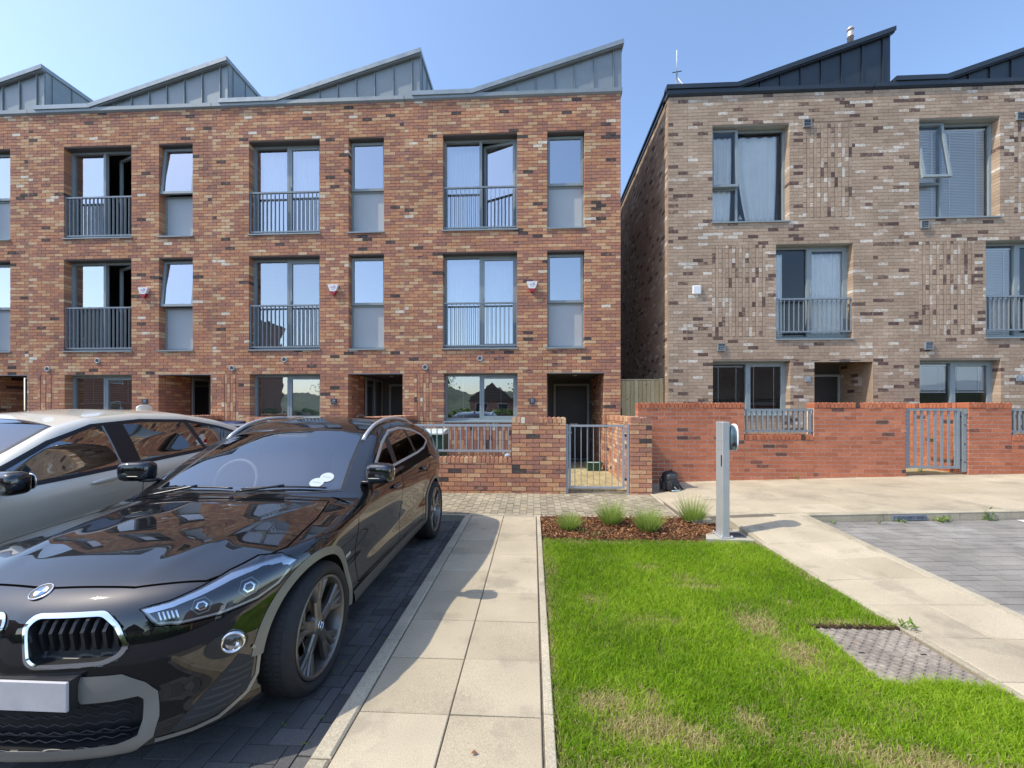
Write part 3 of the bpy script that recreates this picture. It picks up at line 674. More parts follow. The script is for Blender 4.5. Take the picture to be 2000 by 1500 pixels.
HW = 4.72
plain('joint_mastic', (.40, .28, .19), .9)
def left_house(x0, width, num, label, open2=0.0, open1=0.0, small_ang=0.0, xmin=0.0, alarm_=True):
    Y = 9.8
    H_ = thing('terrace_house', (x0, Y, 0), label, 'house', 'red and buff brick terrace')
    zt = 8.75
    big2, sm2 = (.92, 2.67, 5.70, 7.92), (3.37, 4.23, 5.70, 7.92); big1, sm1 = (.92, 2.67, 2.92, 5.145), (3.37, 4.23, 2.92, 5.145)
    gw, rec = (.94, 2.68, 1.2, 2.325), (3.36, 4.68, -.2, 2.325)
    pan = (.235, .66, 1.2, 2.325)
    ops = [o for o in (big2, sm2, big1, sm1, gw, rec) if o[1] > xmin]
    backing(MB(), xmin, width, 0, zt, ops, 0.0, 0.30).build('wall', 'mortar_dark', H_)
    pcs = []
    for a, b, c, d, lo, ro in courses(xmin, width, .075, zt, ops + [pan, (.235, 2.68, 0, 1.2)]):
        j = random.uniform(-.0015, .0015)
        deep = FY + .02 if (lo or ro) else .06
        pcs.append((a, b, -.008 + j, deep, c, d, tone_left()))
    if xmin < .2:
        vertical_panel(pcs, *pan, tone_left); vertical_panel(pcs, .235, 2.68, .08, 1.19, tone_left)
    # porch cheeks
    for xa, ya, yb, s in ((3.36, .10, .95, 1), (4.68, .10, 2.2, -1)):
        MB().box(xa - (.12 if s > 0 else 0), xa + (.12 if s < 0 else 0), .3, yb, 0, 2.45).build('porch_wall', 'mortar_dark', H_)
        y_off = 0
        for a, b, c, d, lo, ro in courses(FY + .03, yb, .075, 2.325, []):
            pcs.append((xa - (.05 if s > 0 else .008), xa + (.008 if s > 0 else .05), a, b, c, d, tone_left()))
    place_pieces('brick', pcs, 'brick_multi', H_)
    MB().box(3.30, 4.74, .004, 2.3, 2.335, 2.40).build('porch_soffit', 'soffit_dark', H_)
    MB().box(3.3, 4.74, -.004, .012, 2.312, 2.335).build('porch_trim', 'frame_grey', H_)
    for o in (big2, sm2, big1, sm1):
        if o[1] < xmin: continue
        MB().box(o[0] + .002, o[1] - .002, .012, FY, o[3] - .008, o[3] + .05).build('lintel', 'soffit_dark', H_); sill(H_, o[0], o[1], o[2])
    if xmin < .9:
        MB().box(gw[0] + .002, gw[1] - .002, .012, FY, gw[3] - .008, gw[3] + .05).build('lintel', 'reveal_metal', H_); sill(H_, gw[0], gw[1], gw[2])
        win_french(H_, big2[0], big2[1], big2[2] + .012, big2[3] - .01, 'glass_house', open2); win_french(H_, big1[0], big1[1], big1[2] + .012, big1[3] - .01, 'glass_house' if num != '24' else 'glass_ground', open1)
        juliet(H_, big2[0], big2[1], 5.745, 6.72); juliet(H_, big1[0], big1[1], 2.965, 3.995)
        win_two(H_, gw[0], gw[1], gw[2] + .012, gw[3] - .01)
    win_side(H_, sm2[0], sm2[1], sm2[2] + .012, sm2[3] - .01, 6.74, 'glass_house', small_ang); win_side(H_, sm1[0], sm1[1], sm1[2] + .012, sm1[3] - .01, 3.99, 'glass_house', small_ang)
    # porch: door at the back, a glazed screen to its left
    d0 = 2.2
    dr = bars(MB(), 3.62, 4.62, .06, 2.2, d0 - .1, d0 - .02, .06, wb=.03).build('door_frame', 'frame_grey', H_)
    d_ = MB().bbox(3.685, 4.555, d0 - .085, d0 - .045, .095, 2.135, .004).build('door', 'door_dark', H_)
    MB().box(3.74, 3.76, d0 - .13, d0 - .087, .95, 1.15).box(3.745, 3.755, d0 - .15, d0 - .13, 1.0, 1.02).build('door_handle', 'steel', d_)
    MB().box(4.08, 4.30, d0 - .092, d0 - .086, 1.05, 1.075).build('letter_flap', 'steel', d_)

    sc_ = MB()
    for (ya, yb) in ((.96, 1.02), (1.55, 1.61), (2.12, 2.18)): sc_.box(3.38, 3.42, ya, yb, .06, 2.325)
    sc_.box(3.38, 3.42, 1.02, 1.55, 2.25, 2.32).box(3.38, 3.42, 1.61, 2.12, 2.25, 2.32).box(3.38, 3.42, 1.02, 1.55, .06, .14).box(3.38, 3.42, 1.61, 2.12, .06, .14)
    sc_ = sc_.build('porch_screen', 'frame_grey', H_)
    for ya, yb in ((1.02, 1.55), (1.61, 2.12)): MB().add([(3.40, ya, .14), (3.40, yb, .14), (3.40, yb, 2.25), (3.40, ya, 2.25)], [(0, 1, 2, 3)]).build('pane', 'glass_ground', sc_)
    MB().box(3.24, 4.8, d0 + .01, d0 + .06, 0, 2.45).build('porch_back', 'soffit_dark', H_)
    MB().lathe([(0, -.006), (.035, -.006), (.045, -.012), (.048, 0)], (4.1, .9, 2.335), 'z', 16).build('downlight', 'white_plastic', H_)
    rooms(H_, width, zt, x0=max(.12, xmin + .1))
    MB().prism([(-.05, 8.79), (-.05, 8.875), (-.02, 8.885), (.3, 8.885), (.3, 8.752), (-.014, 8.752)], xmin if xmin else .012, width + (.03 if width > 5 else -.0), 'x').build('parapet_band', 'zinc_grey', H_, fix=True)
    roof_sawtooth(H_, .20, 1.60, 5.09, 8.888, 8.955, 9.97, 'zinc_grey', 'zinc_light')
    number_plate(H_, 3.02, 1.67, num)
    if alarm_: alarm(H_, 3.02, 4.32)
    if xmin < .4:
        round_vent(H_, 1.8, 2.67); round_vent(H_, .50, 2.47)
        MB().box(-.006, .006, -.010, .02, .1, 8.74).build('movement_joint', 'joint_mastic', H_)
    return H_
h22 = left_house(-3.04, 5.06, '22', 'brick end house numbered 22 with tall grey metal gable at its right corner', open2=R(13))
h24 = left_house(-3.04 - HW, HW, '24', 'brick terrace house numbered 24 beside the end house, grey blinds on its middle floor')
h26 = left_house(-3.04 - 2 * HW, HW, '26', 'brick terrace house numbered 26 behind the silver car with windows standing open', open2=R(22), open1=R(22), small_ang=R(5.5))
h28 = left_house(-3.04 - 3 * HW, HW, '28', 'leftmost brick terrace house, only its narrow windows in view', xmin=3.0, alarm_=False)
# end gable of number 22 towards the alley
MB().box(5.02, 5.058, .31, 9.0, 0, 8.74).build('gable_wall', 'brick_multi', h22)

# ---- the tan house row on the right
RW = 4.55
def square_vent(house, x, z, s=.085):
    v = bars(MB(), x - s, x + s, z - s, z + s, -.05, -.008, .012).build('louvre_vent', 'rail_grey', house)
    for k in range(4): MB().prism([(-.045, z - s + .02 + k * .036), (-.02, z - s + .05 + k * .036), (-.015, z - s + .045 + k * .036), (-.04, z - s + .015 + k * .036)], x - s + .012, x + s - .012, 'x').build('louvre', 'rail_grey', v, fix=True)
def right_house(x0, num, label, end=False, open_cas=0.0):
    H_ = thing('terrace_house', (x0, 9.9, 0), label, 'house', 'tan brick terrace'); width = RW
    zt = 8.70
    w2, w1, gw, rec = (1.0, 2.72, 5.79, 8.0), (2.42, 4.12, 3.09, 5.25), (1.01, 2.74, 1.36, 2.59), (3.27, 4.57, -.2, 2.585)
    p1, p2 = (.99, 2.19, 3.15, 5.25), (3.02, 4.10, 5.85, 8.0)
    ops = [w2, w1, gw, rec]
    backing(MB(), 0, width - .002, 0, zt, ops, 0, .3).build('wall', 'mortar_tan', H_)
    pcs = []
    for a, b, c, d, lo, ro in courses(.0, width, .075, zt, ops + [p1, p2], j=.007):
        deep = FY + .02 if (lo or ro) else .06
        pcs.append((a, b, -.006 + random.uniform(-.001, .001), deep, c, d, tone_tan()))
    for p in (p1, p2): vertical_panel(pcs, *p, tone_tan)
    for a, b, c, d, lo, ro in courses(FY + .03, 1.08, .075, 2.585, [], j=.007): pcs.append((4.57 - .006, 4.62, a, b, c, d, tone_tan()))
    place_pieces('brick', pcs, 'brick_tan', H_)
    if end:
        fl = []
        for a, b, c, d, lo, ro in courses(.065, 9.0, .075, zt, [], j=.007): fl.append((-.006, .05, a, b, c, d, tone_tan()))
        MB().box(.0, .05, .302, 9.1, 0, zt).build('flank_wall', 'mortar_tan', H_)
        place_pieces('flank_brick', fl, 'brick_tan', H_, 0)
        MB().box(-.03, .1, .16, 9.1, zt + .005, zt + .08).build('verge_trim', 'zinc_dark', H_)
    MB().box(4.62, 4.66, .3, 1.2, 0, 2.7).build('porch_wall', 'mortar_tan', H_)
    MB().box(3.2, 4.66, .004, 1.3, 2.595, 2.68).build('porch_soffit', 'soffit_dark', H_); MB().box(3.2, 4.6, -.006, .012, 2.575, 2.595).build('porch_trim', 'soffit_dark', H_)
    for o in (w2, w1, gw):
        MB().box(o[0] + .002, o[1] - .002, .008, FY, o[3] - .008, o[3] + .05).build('lintel', 'reveal_metal', H_); sill(H_, o[0], o[1], o[2])
    # top window: a narrow opening light over a small fixed one, a wide fixed light beside them
    x_, X_, z_, Z_ = w2[0], w2[1], w2[2] + .012, w2[3] - .01; xm = x_ + .62; zm = z_ + .83
    w_ = bars(MB(), x_, X_, z_, Z_, FY, FY + .08, .05); w_.box(xm - .025, xm + .025, FY, FY + .08, z_ + .05, Z_ - .05).box(x_ + .05, xm - .025, FY, FY + .08, zm - .025, zm + .025)
    w_ = w_.build('window', 'frame_grey', H_)
    pane(w_, xm + .025, X_ - .05, z_ + .05, Z_ - .05, FY + .045, 'glass_clear'); pane(w_, x_ + .05, xm - .025, z_ + .05, zm - .025, FY + .045, 'glass_clear')
    sash(w_, x_ + .01, xm, zm, Z_ - .01, FY - .035, 'glass_clear', 't', open_cas, w=.055, handle=False)
    win_french(H_, w1[0], w1[1], w1[2] + .012, w1[3] - .01, 'glass_clear', 0, .48); juliet(H_, w1[0], w1[1], 3.24, 4.02, n=15)
    win_two(H_, gw[0], gw[1], gw[2] + .012, gw[3] - .01, 'glass_clear')
    # porch and door
    bars(MB(), 3.55, 4.55, .2, 2.35, 1.0, 1.08, .06, wb=.03).build('door_frame', 'frame_grey', H_)
    d_ = MB().bbox(3.615, 4.485, 1.01, 1.05, .235, 2.285, .004).build('door', 'door_dark', H_)
    MB().box(3.68, 3.70, .96, 1.008, 1.15, 1.32).build('door_handle', 'steel', d_)
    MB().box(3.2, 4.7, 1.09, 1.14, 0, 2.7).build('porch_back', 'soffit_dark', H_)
    MB().box(3.2, 3.25, .31, 1.2, 0, 2.6).build('porch_side', 'mortar_tan', H_)
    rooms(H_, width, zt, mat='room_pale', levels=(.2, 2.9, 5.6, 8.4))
    MB().prism([(-.05, 8.75), (-.05, 8.835), (-.02, 8.845), (.3, 8.845), (.3, 8.705), (-.014, 8.705)], -.03 if end else .012, width, 'x').build('parapet_band', 'zinc_dark', H_, fix=True)
    roof_sawtooth(H_, -.05 if end else .46, 1.54, 4.97, 8.85, 8.955, 10.08, 'zinc_dark', 'zinc_dark', side=False)
    number_plate(H_, 3.12, 2.17, num, 'rail_grey')
    square_vent(H_, 1.19, 2.90); square_vent(H_, 3.13, 7.98) if not end else square_vent(H_, 3.10, 7.98)
    if not end: square_vent(H_, 1.1, 5.62)
    MB().box(-.005 if not end else .42, .005 if not end else .43, -.008, .02, .1, 8.69).build('movement_joint', 'joint_mastic', H_)
    return H_
h20 = right_house(3.13, '20', 'tan brick end house numbered 20 with dark metal gable and white curtains upstairs', True, R(2))
h18 = right_house(3.13 + RW, '18', 'tan brick house at the right edge with white slatted blinds upstairs', False, R(9))
a = MB().bbox(.64 - .10, .64 + .10, -.05, -.008, 4.12, 4.33, .02).build('junction_box', 'white_plastic', h20)
# ---- inside the windows: blinds and curtains (hung things, top-level)
def blind(x0, x1, z0, z1, Y, mat, label, pitch=.05, tilt=.5):
    b = thing('window_blind', (x0, Y, z1), label, 'blind')
    MB().box(0, x1 - x0, -.02, .02, -.035, 0).build('head_rail', mat, b); MB().box(0, x1 - x0, -.018, .018, -(z1 - z0), -(z1 - z0) + .025).build('bottom_rail', mat, b)
    w_ = .022; me = MB().prism([(-w_ * math.cos(tilt), -w_ * math.sin(tilt)), (0, .002), (w_ * math.cos(tilt), w_ * math.sin(tilt)), (0, -.002)], .004, x1 - x0 - .004, 'x').mesh('slat'); me.materials.append(MATS[mat])
    z = -.06
    while z > -(z1 - z0) + .04: link('slat', me, None, b, loc=(0, 0, z)); z -= pitch
    for k in (.22, .78): MB().box((x1 - x0) * k - .008, (x1 - x0) * k + .008, -.026, -.0245, -(z1 - z0) + .026, -.036).build('tape', mat, b)
def curtain(x0, x1, z0, z1, Y, label, amp=.035, waves=6, gather=None, mat='curtain'):
    nx, nz = 60, 14; v = []; f = []
    for k in range(nz + 1):
        t = k / nz; z = z1 + (z0 - z1) * t
        for i in range(nx + 1):
            s = i / nx; xa, xb = x0, x1
            if gather: xa = lerp(x0, x0 + gather[0] * (t ** 2.2), 1); xb = x1 - gather[1] * (t ** 2.2)
            v.append((xa + (xb - xa) * s, Y + amp * (.6 + .4 * t) * math.sin(2 * math.pi * waves * s + .6 * math.sin(7 * s)), z))
    for k in range(nz):
        for i in range(nx): a_ = k * (nx + 1) + i; f.append((a_, a_ + 1, a_ + nx + 2, a_ + nx + 1))
    me = MB().add(v, f, .5, True)
    o = me.build('curtain', mat); o.modifiers.new('thick', 'SOLIDIFY').thickness = .004
    tag(o, label, 'curtain'); return o
yb = 9.8 + FY + .16
blind(-7.76 + .97, -7.76 + 2.62, 2.98, 5.08, yb, 'blind_grey', 'grey slatted blind closed behind the middle-floor balcony of house 24', .032, .95)
blind(-7.76 + .99, -7.76 + 2.63, 1.25, 2.28, yb, 'blind_grey', 'grey slatted blind in the ground-floor window of house 24', .032, .8)
blind(-3.04 + .99, -3.04 + 2.63, 1.25, 2.28, yb, 'blind_grey', 'open slatted blind in the ground-floor window of house 22', .045, .15)
blind(-12.48 + .99, -12.48 + 2.63, 1.62, 2.28, yb, 'blind_grey', 'half-lowered blind in the ground-floor window of house 26', .045, .2)
for x_, z_, l_ in ((-3.04, 5.78, 'top-floor balcony doors of the end house'), (-3.04, 3.0, 'middle-floor balcony doors of the end house'), (-7.76, 5.78, 'top-floor balcony doors next to the end house, added to whiten the panes')):  # curtains next to the end house are added, whitening its panes like reflected haze
    curtain(x_ + .98, x_ + 1.72, z_, z_ + 2.08, yb + .12, 'pale curtain in left half of the ' + l_, .02, 8)
    if 'top' not in l_ or 'next' in l_: curtain(x_ + 1.84, x_ + 2.6, z_, z_ + 2.08, yb + .12, 'pale curtain in right half of the ' + l_, .02, 8)
yr = 9.9 + FY + .085
curtain(3.13 + 1.02, 3.13 + 1.55, 5.85, 7.86, yr, 'white curtain in the narrow left light of the top window of house 20', .03, 4, (0, .05))
curtain(3.13 + 1.66, 3.13 + 2.58, 5.85, 7.86, yr, 'white curtain drawn across the wide top-floor light of house 20', .03, 4, (.22, .05))
curtain(3.13 + 2.47, 3.13 + 2.70, 3.15, 5.1, yr, 'narrow pale curtain at the left of the balcony door of house 20', .03, 3)
curtain(3.13 + 3.30, 3.13 + 4.05, 3.15, 5.1, yr, 'sheer white curtain behind the right balcony leaf of house 20', .02, 7)
blind(3.13 + 4.55 + 1.06, 3.13 + 4.55 + 1.6, 5.86, 7.9, yr, 'blind_white', 'white slatted blind behind the narrow top light of house 18', .036, 1.1)
blind(3.13 + 4.55 + 1.65, 3.13 + 4.55 + 2.65, 5.86, 7.9, yr, 'blind_white', 'white slatted blind filling the wide top light of house 18', .036, 1.1)
blind(3.13 + 4.55 + 2.5, 3.13 + 4.55 + 3.2, 3.15, 5.15, yr, 'blind_white', 'white slatted blind behind the balcony of house 18', .036, 1.1)
blind(3.13 + 1.07, 3.13 + 1.80, 1.42, 2.5, yr, 'blind_grey', 'open slatted blind in the left ground-floor light of house 20', .04, .1)
blind(3.13 + 1.86, 3.13 + 2.68, 1.42, 2.5, yr, 'blind_grey', 'open slatted blind in the right ground-floor light of house 20', .04, .1)
blind(3.13 + 4.55 + 1.07, 3.13 + 4.55 + 1.80, 1.86, 2.5, yr, 'blind_white', 'pale half-raised blind in the left ground-floor light of house 18', .03, 1.0)
blind(3.13 + 4.55 + 1.86, 3.13 + 4.55 + 2.68, 1.86, 2.5, yr, 'blind_white', 'pale half-raised blind in the right ground-floor light of house 18', .03, 1.0)
# white bottle on the top window board of number 20
bt = MB().lathe([(0, 0), (.045, 0), (.05, .02), (.05, .13), (.03, .17), (.014, .19), (.014, .215), (0, .215)], (0, 0, 0), 'z', 18).build('bottle', 'white_plastic', None, loc=(3.13 + 1.76, 9.9 + FY + .13, 5.85))
tag(bt, 'small white bottle standing in the top window of house 20', 'bottle')
MB().lathe([(0, .216), (.02, .216), (.02, .25), (.012, .26), (0, .26)], (0, 0, 0), 'z', 14).build('cap', 'black_plastic', bt)
MB().lathe([(.0506, .04), (.0506, .10)], (0, 0, 0), 'z', 18).build('print_band', 'slate_plate', bt)

# ---- roof furniture
plain('flue_metal', (0.72, 0.62, 0.56), .35, .6)
fl = MB().lathe([(0, -.8), (.072, -.8), (.072, .72), (.082, .72), (.082, .78), (.072, .78), (.072, .92), (.084, .92), (.084, .96), (.06, 1.0), (0, 1.0)], (0, 0, 0), 'z', 20).build('flue_pipe', 'flue_metal', None, loc=(8.72, 12.0, 11.02))
fl.location.z = 10.98
tag(fl, 'pale metal flue pipe rising behind the dark gable of house 20', 'flue')
# the flue is carried by a small upstand on the roof slope behind the gable
MB().box(-.16, .16, -.16, .16, -2.9, -.78).build('upstand', 'zinc_dark', fl)
an = thing('roof_aerial', (3.83, 11.4, 8.9), 'thin whip aerial with crossed rods on the corner of house 20', 'aerial')
MB().tube([(0, 0, 0), (0, 0, 1.55)], .018, 8, rad=[.022, .022]).build('mast', 'steel', an); MB().tube([(0, 0, 1.55), (0, 0, 2.15)], .01, 6).build('whip', 'white_plastic', an)
MB().tube([(-.13, -.05, 1.52), (.14, .05, 1.63)], .011, 6).build('rod', 'black_plastic', an); MB().tube([(0, 0, 1.42), (.17, 0, 1.22), (.17, 0, 0)], .02, 6).build('stay', 'white_plastic', an)

# ================================================================== GARDEN WALLS, RAILS, GATES
def wall_front(pcs, x0, x1, y, z0, z1, tone, j=.01, proud=.007, ends=(True, True), th=.207):
    for a, b, c, d, lo, ro in courses(x0, x1, z0, z1, [], j=j):
        s0, s1 = a < x0 + .02, b > x1 - .02
        a2 = a - (.005 if s0 and ends[0] else 0); b2 = b + (.005 if s1 and ends[1] else 0)
        deep = th if ((s0 and ends[0]) or (s1 and ends[1])) else .09
        pcs.append((a2, b2, y - proud + random.uniform(-.002, .002), y + deep, c, d, tone()))
def wall_side(pcs, x, s, y0, y1, z0, z1, tone, j=.01, proud=.007):
    """bricks facing -X (s=-1) along Y"""
    for a, b, c, d, lo, ro in courses(y0, y1, z0, z1, [], j=j):
        pcs.append((x - proud, x + .09, a, b, c, d, tone()) if s < 0 else (x - .09, x + proud, a, b, c, d, tone()))
CAPS = {}
def cap_row(key, parent, a0, a1, fixed0, fixed1, z0, z1, tone, mat, along='x', w_=.075, j=.010):
    """bricks on edge along the wall top; each a part with a slightly rounded head"""
    n = max(1, int(round((a1 - a0) / w_))); w_ = (a1 - a0) / n
    for i in range(n):
        a, b = a0 + i * w_ + j / 2, a0 + (i + 1) * w_ - j / 2
        t = round(tone() * 16) / 16; k = (key, round(b - a, 3), round(fixed1 - fixed0, 3), round(z1 - z0, 3), t, along)
        if k not in CAPS:
            hw, hd, hh = (b - a) / 2, (fixed1 - fixed0) / 2, (z1 - z0); r_ = .016
            sec = [(-hw, 0), (hw, 0), (hw, hh - r_), (hw - r_ * .5, hh - r_ * .25), (hw - r_ * 1.2, hh), (-hw + r_ * 1.2, hh), (-hw + r_ * .5, hh - r_ * .25), (-hw, hh - r_)]
            mb = MB().prism(sec, -hd, hd, 'y' if along == 'x' else 'x', t); me = mb.mesh(key); me.materials.append(MATS[mat])
            bm = bmesh.new(); bm.from_mesh(me); bmesh.ops.recalc_face_normals(bm, faces=bm.faces[:]); bm.to_mesh(me); bm.free(); CAPS[k] = me
        o = bpy.data.objects.new(key, CAPS[k]); COL.objects.link(o); o.parent = parent
        dz = random.uniform(-.003, .003); m_ = (fixed0 + fixed1) / 2 + random.uniform(-.003, .003)
        o.location = ((a + b) / 2, m_, z0 + dz) if along == 'x' else (m_, (a + b) / 2, z0 + dz)
def railing(name, x0, x1, y, zb, zt, n, label, mat='gate_grey', group=None, legs=(), bar=.013):
    t = thing(name, ((x0 + x1) / 2, y, zb), label, 'railing', group); hx = (x1 - x0) / 2; h = zt - zb
    MB().box(-hx, hx, -.02, .02, h - .04, h).build('top_rail', mat, t); MB().box(-hx, hx, -.018, .018, 0, .035).build('bottom_rail', mat, t)
    me = MB().box(-bar / 2, bar / 2, -bar * 1.3, bar * 1.3, .035, h - .04).mesh('baluster'); me.materials.append(MATS[mat])
    for i in range(n): link('baluster', me, None, t, loc=(-hx + 2 * hx * (i + .5) / n, 0, 0))
    for lx, d in legs: MB().box(lx - (x0 + x1) / 2 - .015, lx - (x0 + x1) / 2 + .015, -.015, .015, -d, 0).build('leg', mat, t)
    return t
def left_garden(dx, num, lab_w, lab_p, lab_r, lab_g, full):
    gz = lambda y: g_strip(0, y)
    Wy = 7.2
    W = thing('garden_wall', (dx, 0, 0), lab_w, 'wall', 'brick garden walls of the left terrace')
    MB().box(-2.70, -.36, Wy + .004, Wy + .20, 0, .548).box(-.358, .555, Wy + .004, Wy + .20, 0, 1.238).build('core', 'mortar_dark', W)
    pcs = []
    wall_front(pcs, -2.70, -.36, Wy, .0, .55, tone_left, ends=(True, False)); wall_front(pcs, -.36, .56, Wy, .0, 1.24, tone_left)
    place_pieces('brick', pcs, 'brick_multi', W, 300 if full else 60)
    cap_row('cap_brick', W, -2.70, -.365, Wy - .012, Wy + .214, .552, .650, tone_left, 'brick_multi'); cap_row('cap_brick', W, -.365, .565, Wy - .012, Wy + .214, 1.242, 1.340, tone_left, 'brick_multi')
    Pr = thing('garden_wall', (dx, 0, 0), lab_p, 'wall', 'brick garden walls of the left terrace')
    MB().box(1.656, 2.0, Wy + .004, Wy + .20, 0, 1.238).box(1.72, 1.93, Wy + .202, 9.78, 0, 1.238).build('core', 'mortar_dark', Pr)
    pcs = []; wall_front(pcs, 1.65, 2.005, Wy, 0, 1.24, tone_left); wall_side(pcs, 1.716, -1, Wy + .215, 9.78, 0, 1.24, tone_left)
    place_pieces('brick', pcs, 'brick_multi', Pr, 300 if full else 60)
    cap_row('cap_brick', Pr, 1.645, 2.01, Wy - .01, Wy + .10, 1.242, 1.340, lambda: random.uniform(.1, .4), 'brick_multi', 'x', .185); cap_row('cap_brick', Pr, Wy + .105, 9.77, 1.70, 1.95, 1.242, 1.340, tone_left, 'brick_multi', 'y')
    if lab_r: railing('garden_railing', dx - 2.68, dx - .372, Wy + .10, .735, 1.215, 22, lab_r, 'gate_grey', 'railings over the left garden walls', legs=((dx - 2.3, .083), (dx - .45, .083)))
    if lab_g:
        G = thing('garden_gate', (dx + 1.56, Wy + .06, .12), lab_g, 'gate', 'metal garden gates')
        bars(MB(), -.945, 0, 0, 1.09, -.02, .02, .034).build('gate_frame', 'gate_grey', G)
        me = MB().box(-.006, .006, -.006, .006, .034, 1.056).mesh('bar'); me.materials.append(MATS['gate_grey'])
        for i in range(1, 9): link('bar', me, None, G, loc=(-.945 + .945 * i / 9, 0, 0))
        MB().box(.038, .078, -.03, .01, -.12, 1.11).build('hinge_post', 'gate_grey', G); MB().box(-1.0, -.955, -.035, .02, -.12, 1.10).build('latch_post', 'gate_grey', G)
        for z in (.15, .90): MB().box(-.01, .045, -.012, .012, z - .012, z + .012).box(.005, .03, -.016, .016, z + .012, z + .03).build('hinge', 'black_plastic', G)
        MB().box(-.957, -.90, -.032, -.021, .94, .975).box(-.93, -.918, -.05, -.032, .94, .955).build('latch', 'steel', G)
left_garden(0, 22, 'stepped brick garden wall left of the open-barred gate to house 22', 'brick end pier and side wall with sunlit inner face right of the gate to house 22',
            'pale grey railing over the low wall behind the black car', 'grey barred garden gate on the path to house 22', True)
left_garden(-HW, 24, 'brick garden wall of house 24 just showing over the black car roof', 'brick side wall between houses 22 and 24 hidden mostly by the black car',
            'grey railing of house 24 between the two car roofs', None, False)
left_garden(-2 * HW, 26, 'brick garden wall of house 26 hidden behind the silver car', 'brick side wall of house 26 whose cap shows above the silver car roof', None, None, False)

# ---- red wall in front of the tan houses
def rgz(x): return pav(x) - .05
RY = 8.05
W = thing('garden_wall', (0, 0, 0), 'long orange-red brick garden wall with a notch for a railing', 'wall', 'orange-red brick garden walls')
MB().box(1.985, 3.94, RY + .004, RY + .205, 0, 1.492).box(3.942, 5.198, RY + .004, RY + .205, 0, .90).box(5.2, 6.82, RY + .004, RY + .205, 0, 1.492).build('core', 'mortar_pale', W)
pcs = []
wall_front(pcs, 1.98, 3.94, RY, .075, 1.5, tone_red, proud=.004, j=.013); wall_front(pcs, 3.94, 5.2, RY, .075, .905, tone_red, proud=.004, j=.013, ends=(False, False)); wall_front(pcs, 5.2, 6.83, RY, .075, 1.5, tone_red, proud=.004, j=.013)
place_pieces('brick', pcs, 'brick_red', W)
for a, b, z in ((1.975, 3.945, 1.502), (3.95, 5.19, .908), (5.195, 6.835, 1.502)): cap_row('cap_brick', W, a, b, RY - .01, RY + .215, z, z + .098, tone_red, 'brick_red')
W2 = thing('garden_wall', (0, 0, 0), 'orange-red brick wall right of the slatted gate with its sunlit return', 'wall', 'orange-red brick garden walls')
MB().box(7.925, 8.66, RY + .004, RY + .205, 0, 1.492).box(8.662, 9.9, RY + .004, RY + .205, 0, .90).box(9.902, 12.4, RY + .004, RY + .205, 0, 1.492).box(7.925, 8.13, RY + .207, 9.88, 0, 1.492).build('core', 'mortar_pale', W2)
pcs = []
wall_front(pcs, 7.92, 8.66, RY, .15, 1.5, tone_red, proud=.004, j=.013); wall_front(pcs, 8.66, 9.9, RY, .15, .905, tone_red, proud=.004, ends=(False, False)); wall_front(pcs, 9.9, 12.4, RY, .225, 1.5, tone_red, proud=.004)
wall_side(pcs, 7.92, -1, RY + .215, 9.88, .15, 1.5, tone_red, proud=.004, j=.013)
place_pieces('brick', pcs, 'brick_red', W2)
for a, b, z in ((7.915, 8.665, 1.502), (8.67, 9.89, .908), (9.895, 12.4, 1.502)): cap_row('cap_brick', W2, a, b, RY - .01, RY + .215, z, z + .098, tone_red, 'brick_red')
cap_row('cap_brick', W2, RY + .22, 9.87, 7.91, 8.14, 1.502, 1.60, tone_red, 'brick_red', 'y')
railing('garden_railing', 3.95, 5.19, RY + .03, 1.055, 1.485, 13, 'grey railing set in the notch of the long red wall', 'rail_grey', 'railings in the red walls', legs=((4.0, .05), (5.14, .05)), bar=.02)
railing('garden_railing', 8.675, 9.885, RY + .03, 1.055, 1.485, 13, 'grey railing at the right edge beyond the slatted gate', 'rail_grey', 'railings in the red walls', legs=((8.72, .05), (9.84, .05)), bar=.02)
G = thing('garden_gate', (7.80, RY + .05, .39), 'grey gate of broad upright slats between the two red walls', 'gate', 'metal garden gates')
bars(MB(), -.945, 0, 0, 1.10, -.022, .022, .042).build('gate_frame', 'rail_grey', G)
me = MB().box(-.021, .021, -.008, .008, .042, 1.058).mesh('slat'); me.materials.append(MATS['rail_grey'])
for i in range(8): link('slat', me, None, G, loc=(-.945 + .06 + (.945 - .12) * (i + .0) / 7, 0, 0))
MB().box(.04, .11, -.03, .02, -.06, 1.10).build('hinge_post', 'rail_grey', G)
for z in (.12, .45, .8): MB().lathe([(0, -.036), (.012, -.036), (.012, -.03)], (.075, 0, z), 'y', 10).build('bolt', 'black_plastic', G)
MB().box(.035, .115, -.042, -.031, 1.0, 1.09).build('catch_plate', 'steel', G)
for z in (.16, .95): MB().box(-.01, .05, -.014, .014, z - .012, z + .012).build('hinge', 'black_plastic', G)

# ---- timber gate closing the alley between the two rows
T_ = thing('timber_fence', (2.03, 10.2, .1), 'pale timber board gate closing the alley between the two brick rows', 'fence')
x = 0
while x < .95:
    bw = random.uniform(.092, .104); MB().bbox(x + .003, x + bw - .003, 0, .02, .02, 2.07 + random.uniform(-.004, .004), .003, random.random()).build('board', 'timber_fence', T_); x += bw
MB().bbox(x + .004, x + .10, -.02, .08, -.05, 2.12, .004, .6).build('post', 'timber_fence', T_)
for z in (.3, 1.0, 1.75): MB().box(.01, x, .022, .06, z, z + .09, .3).build('rail', 'timber_fence', T_)
MB().box(0, x, -.006, .026, 2.078, 2.10, .9).build('cap_rail', 'timber_fence', T_)
MB().bbox(.03, .10, -.025, -.002, 1.18, 1.40, .006).box(.055, .075, -.05, -.025, 1.28, 1.30).build('latch', 'black_plastic', T_)
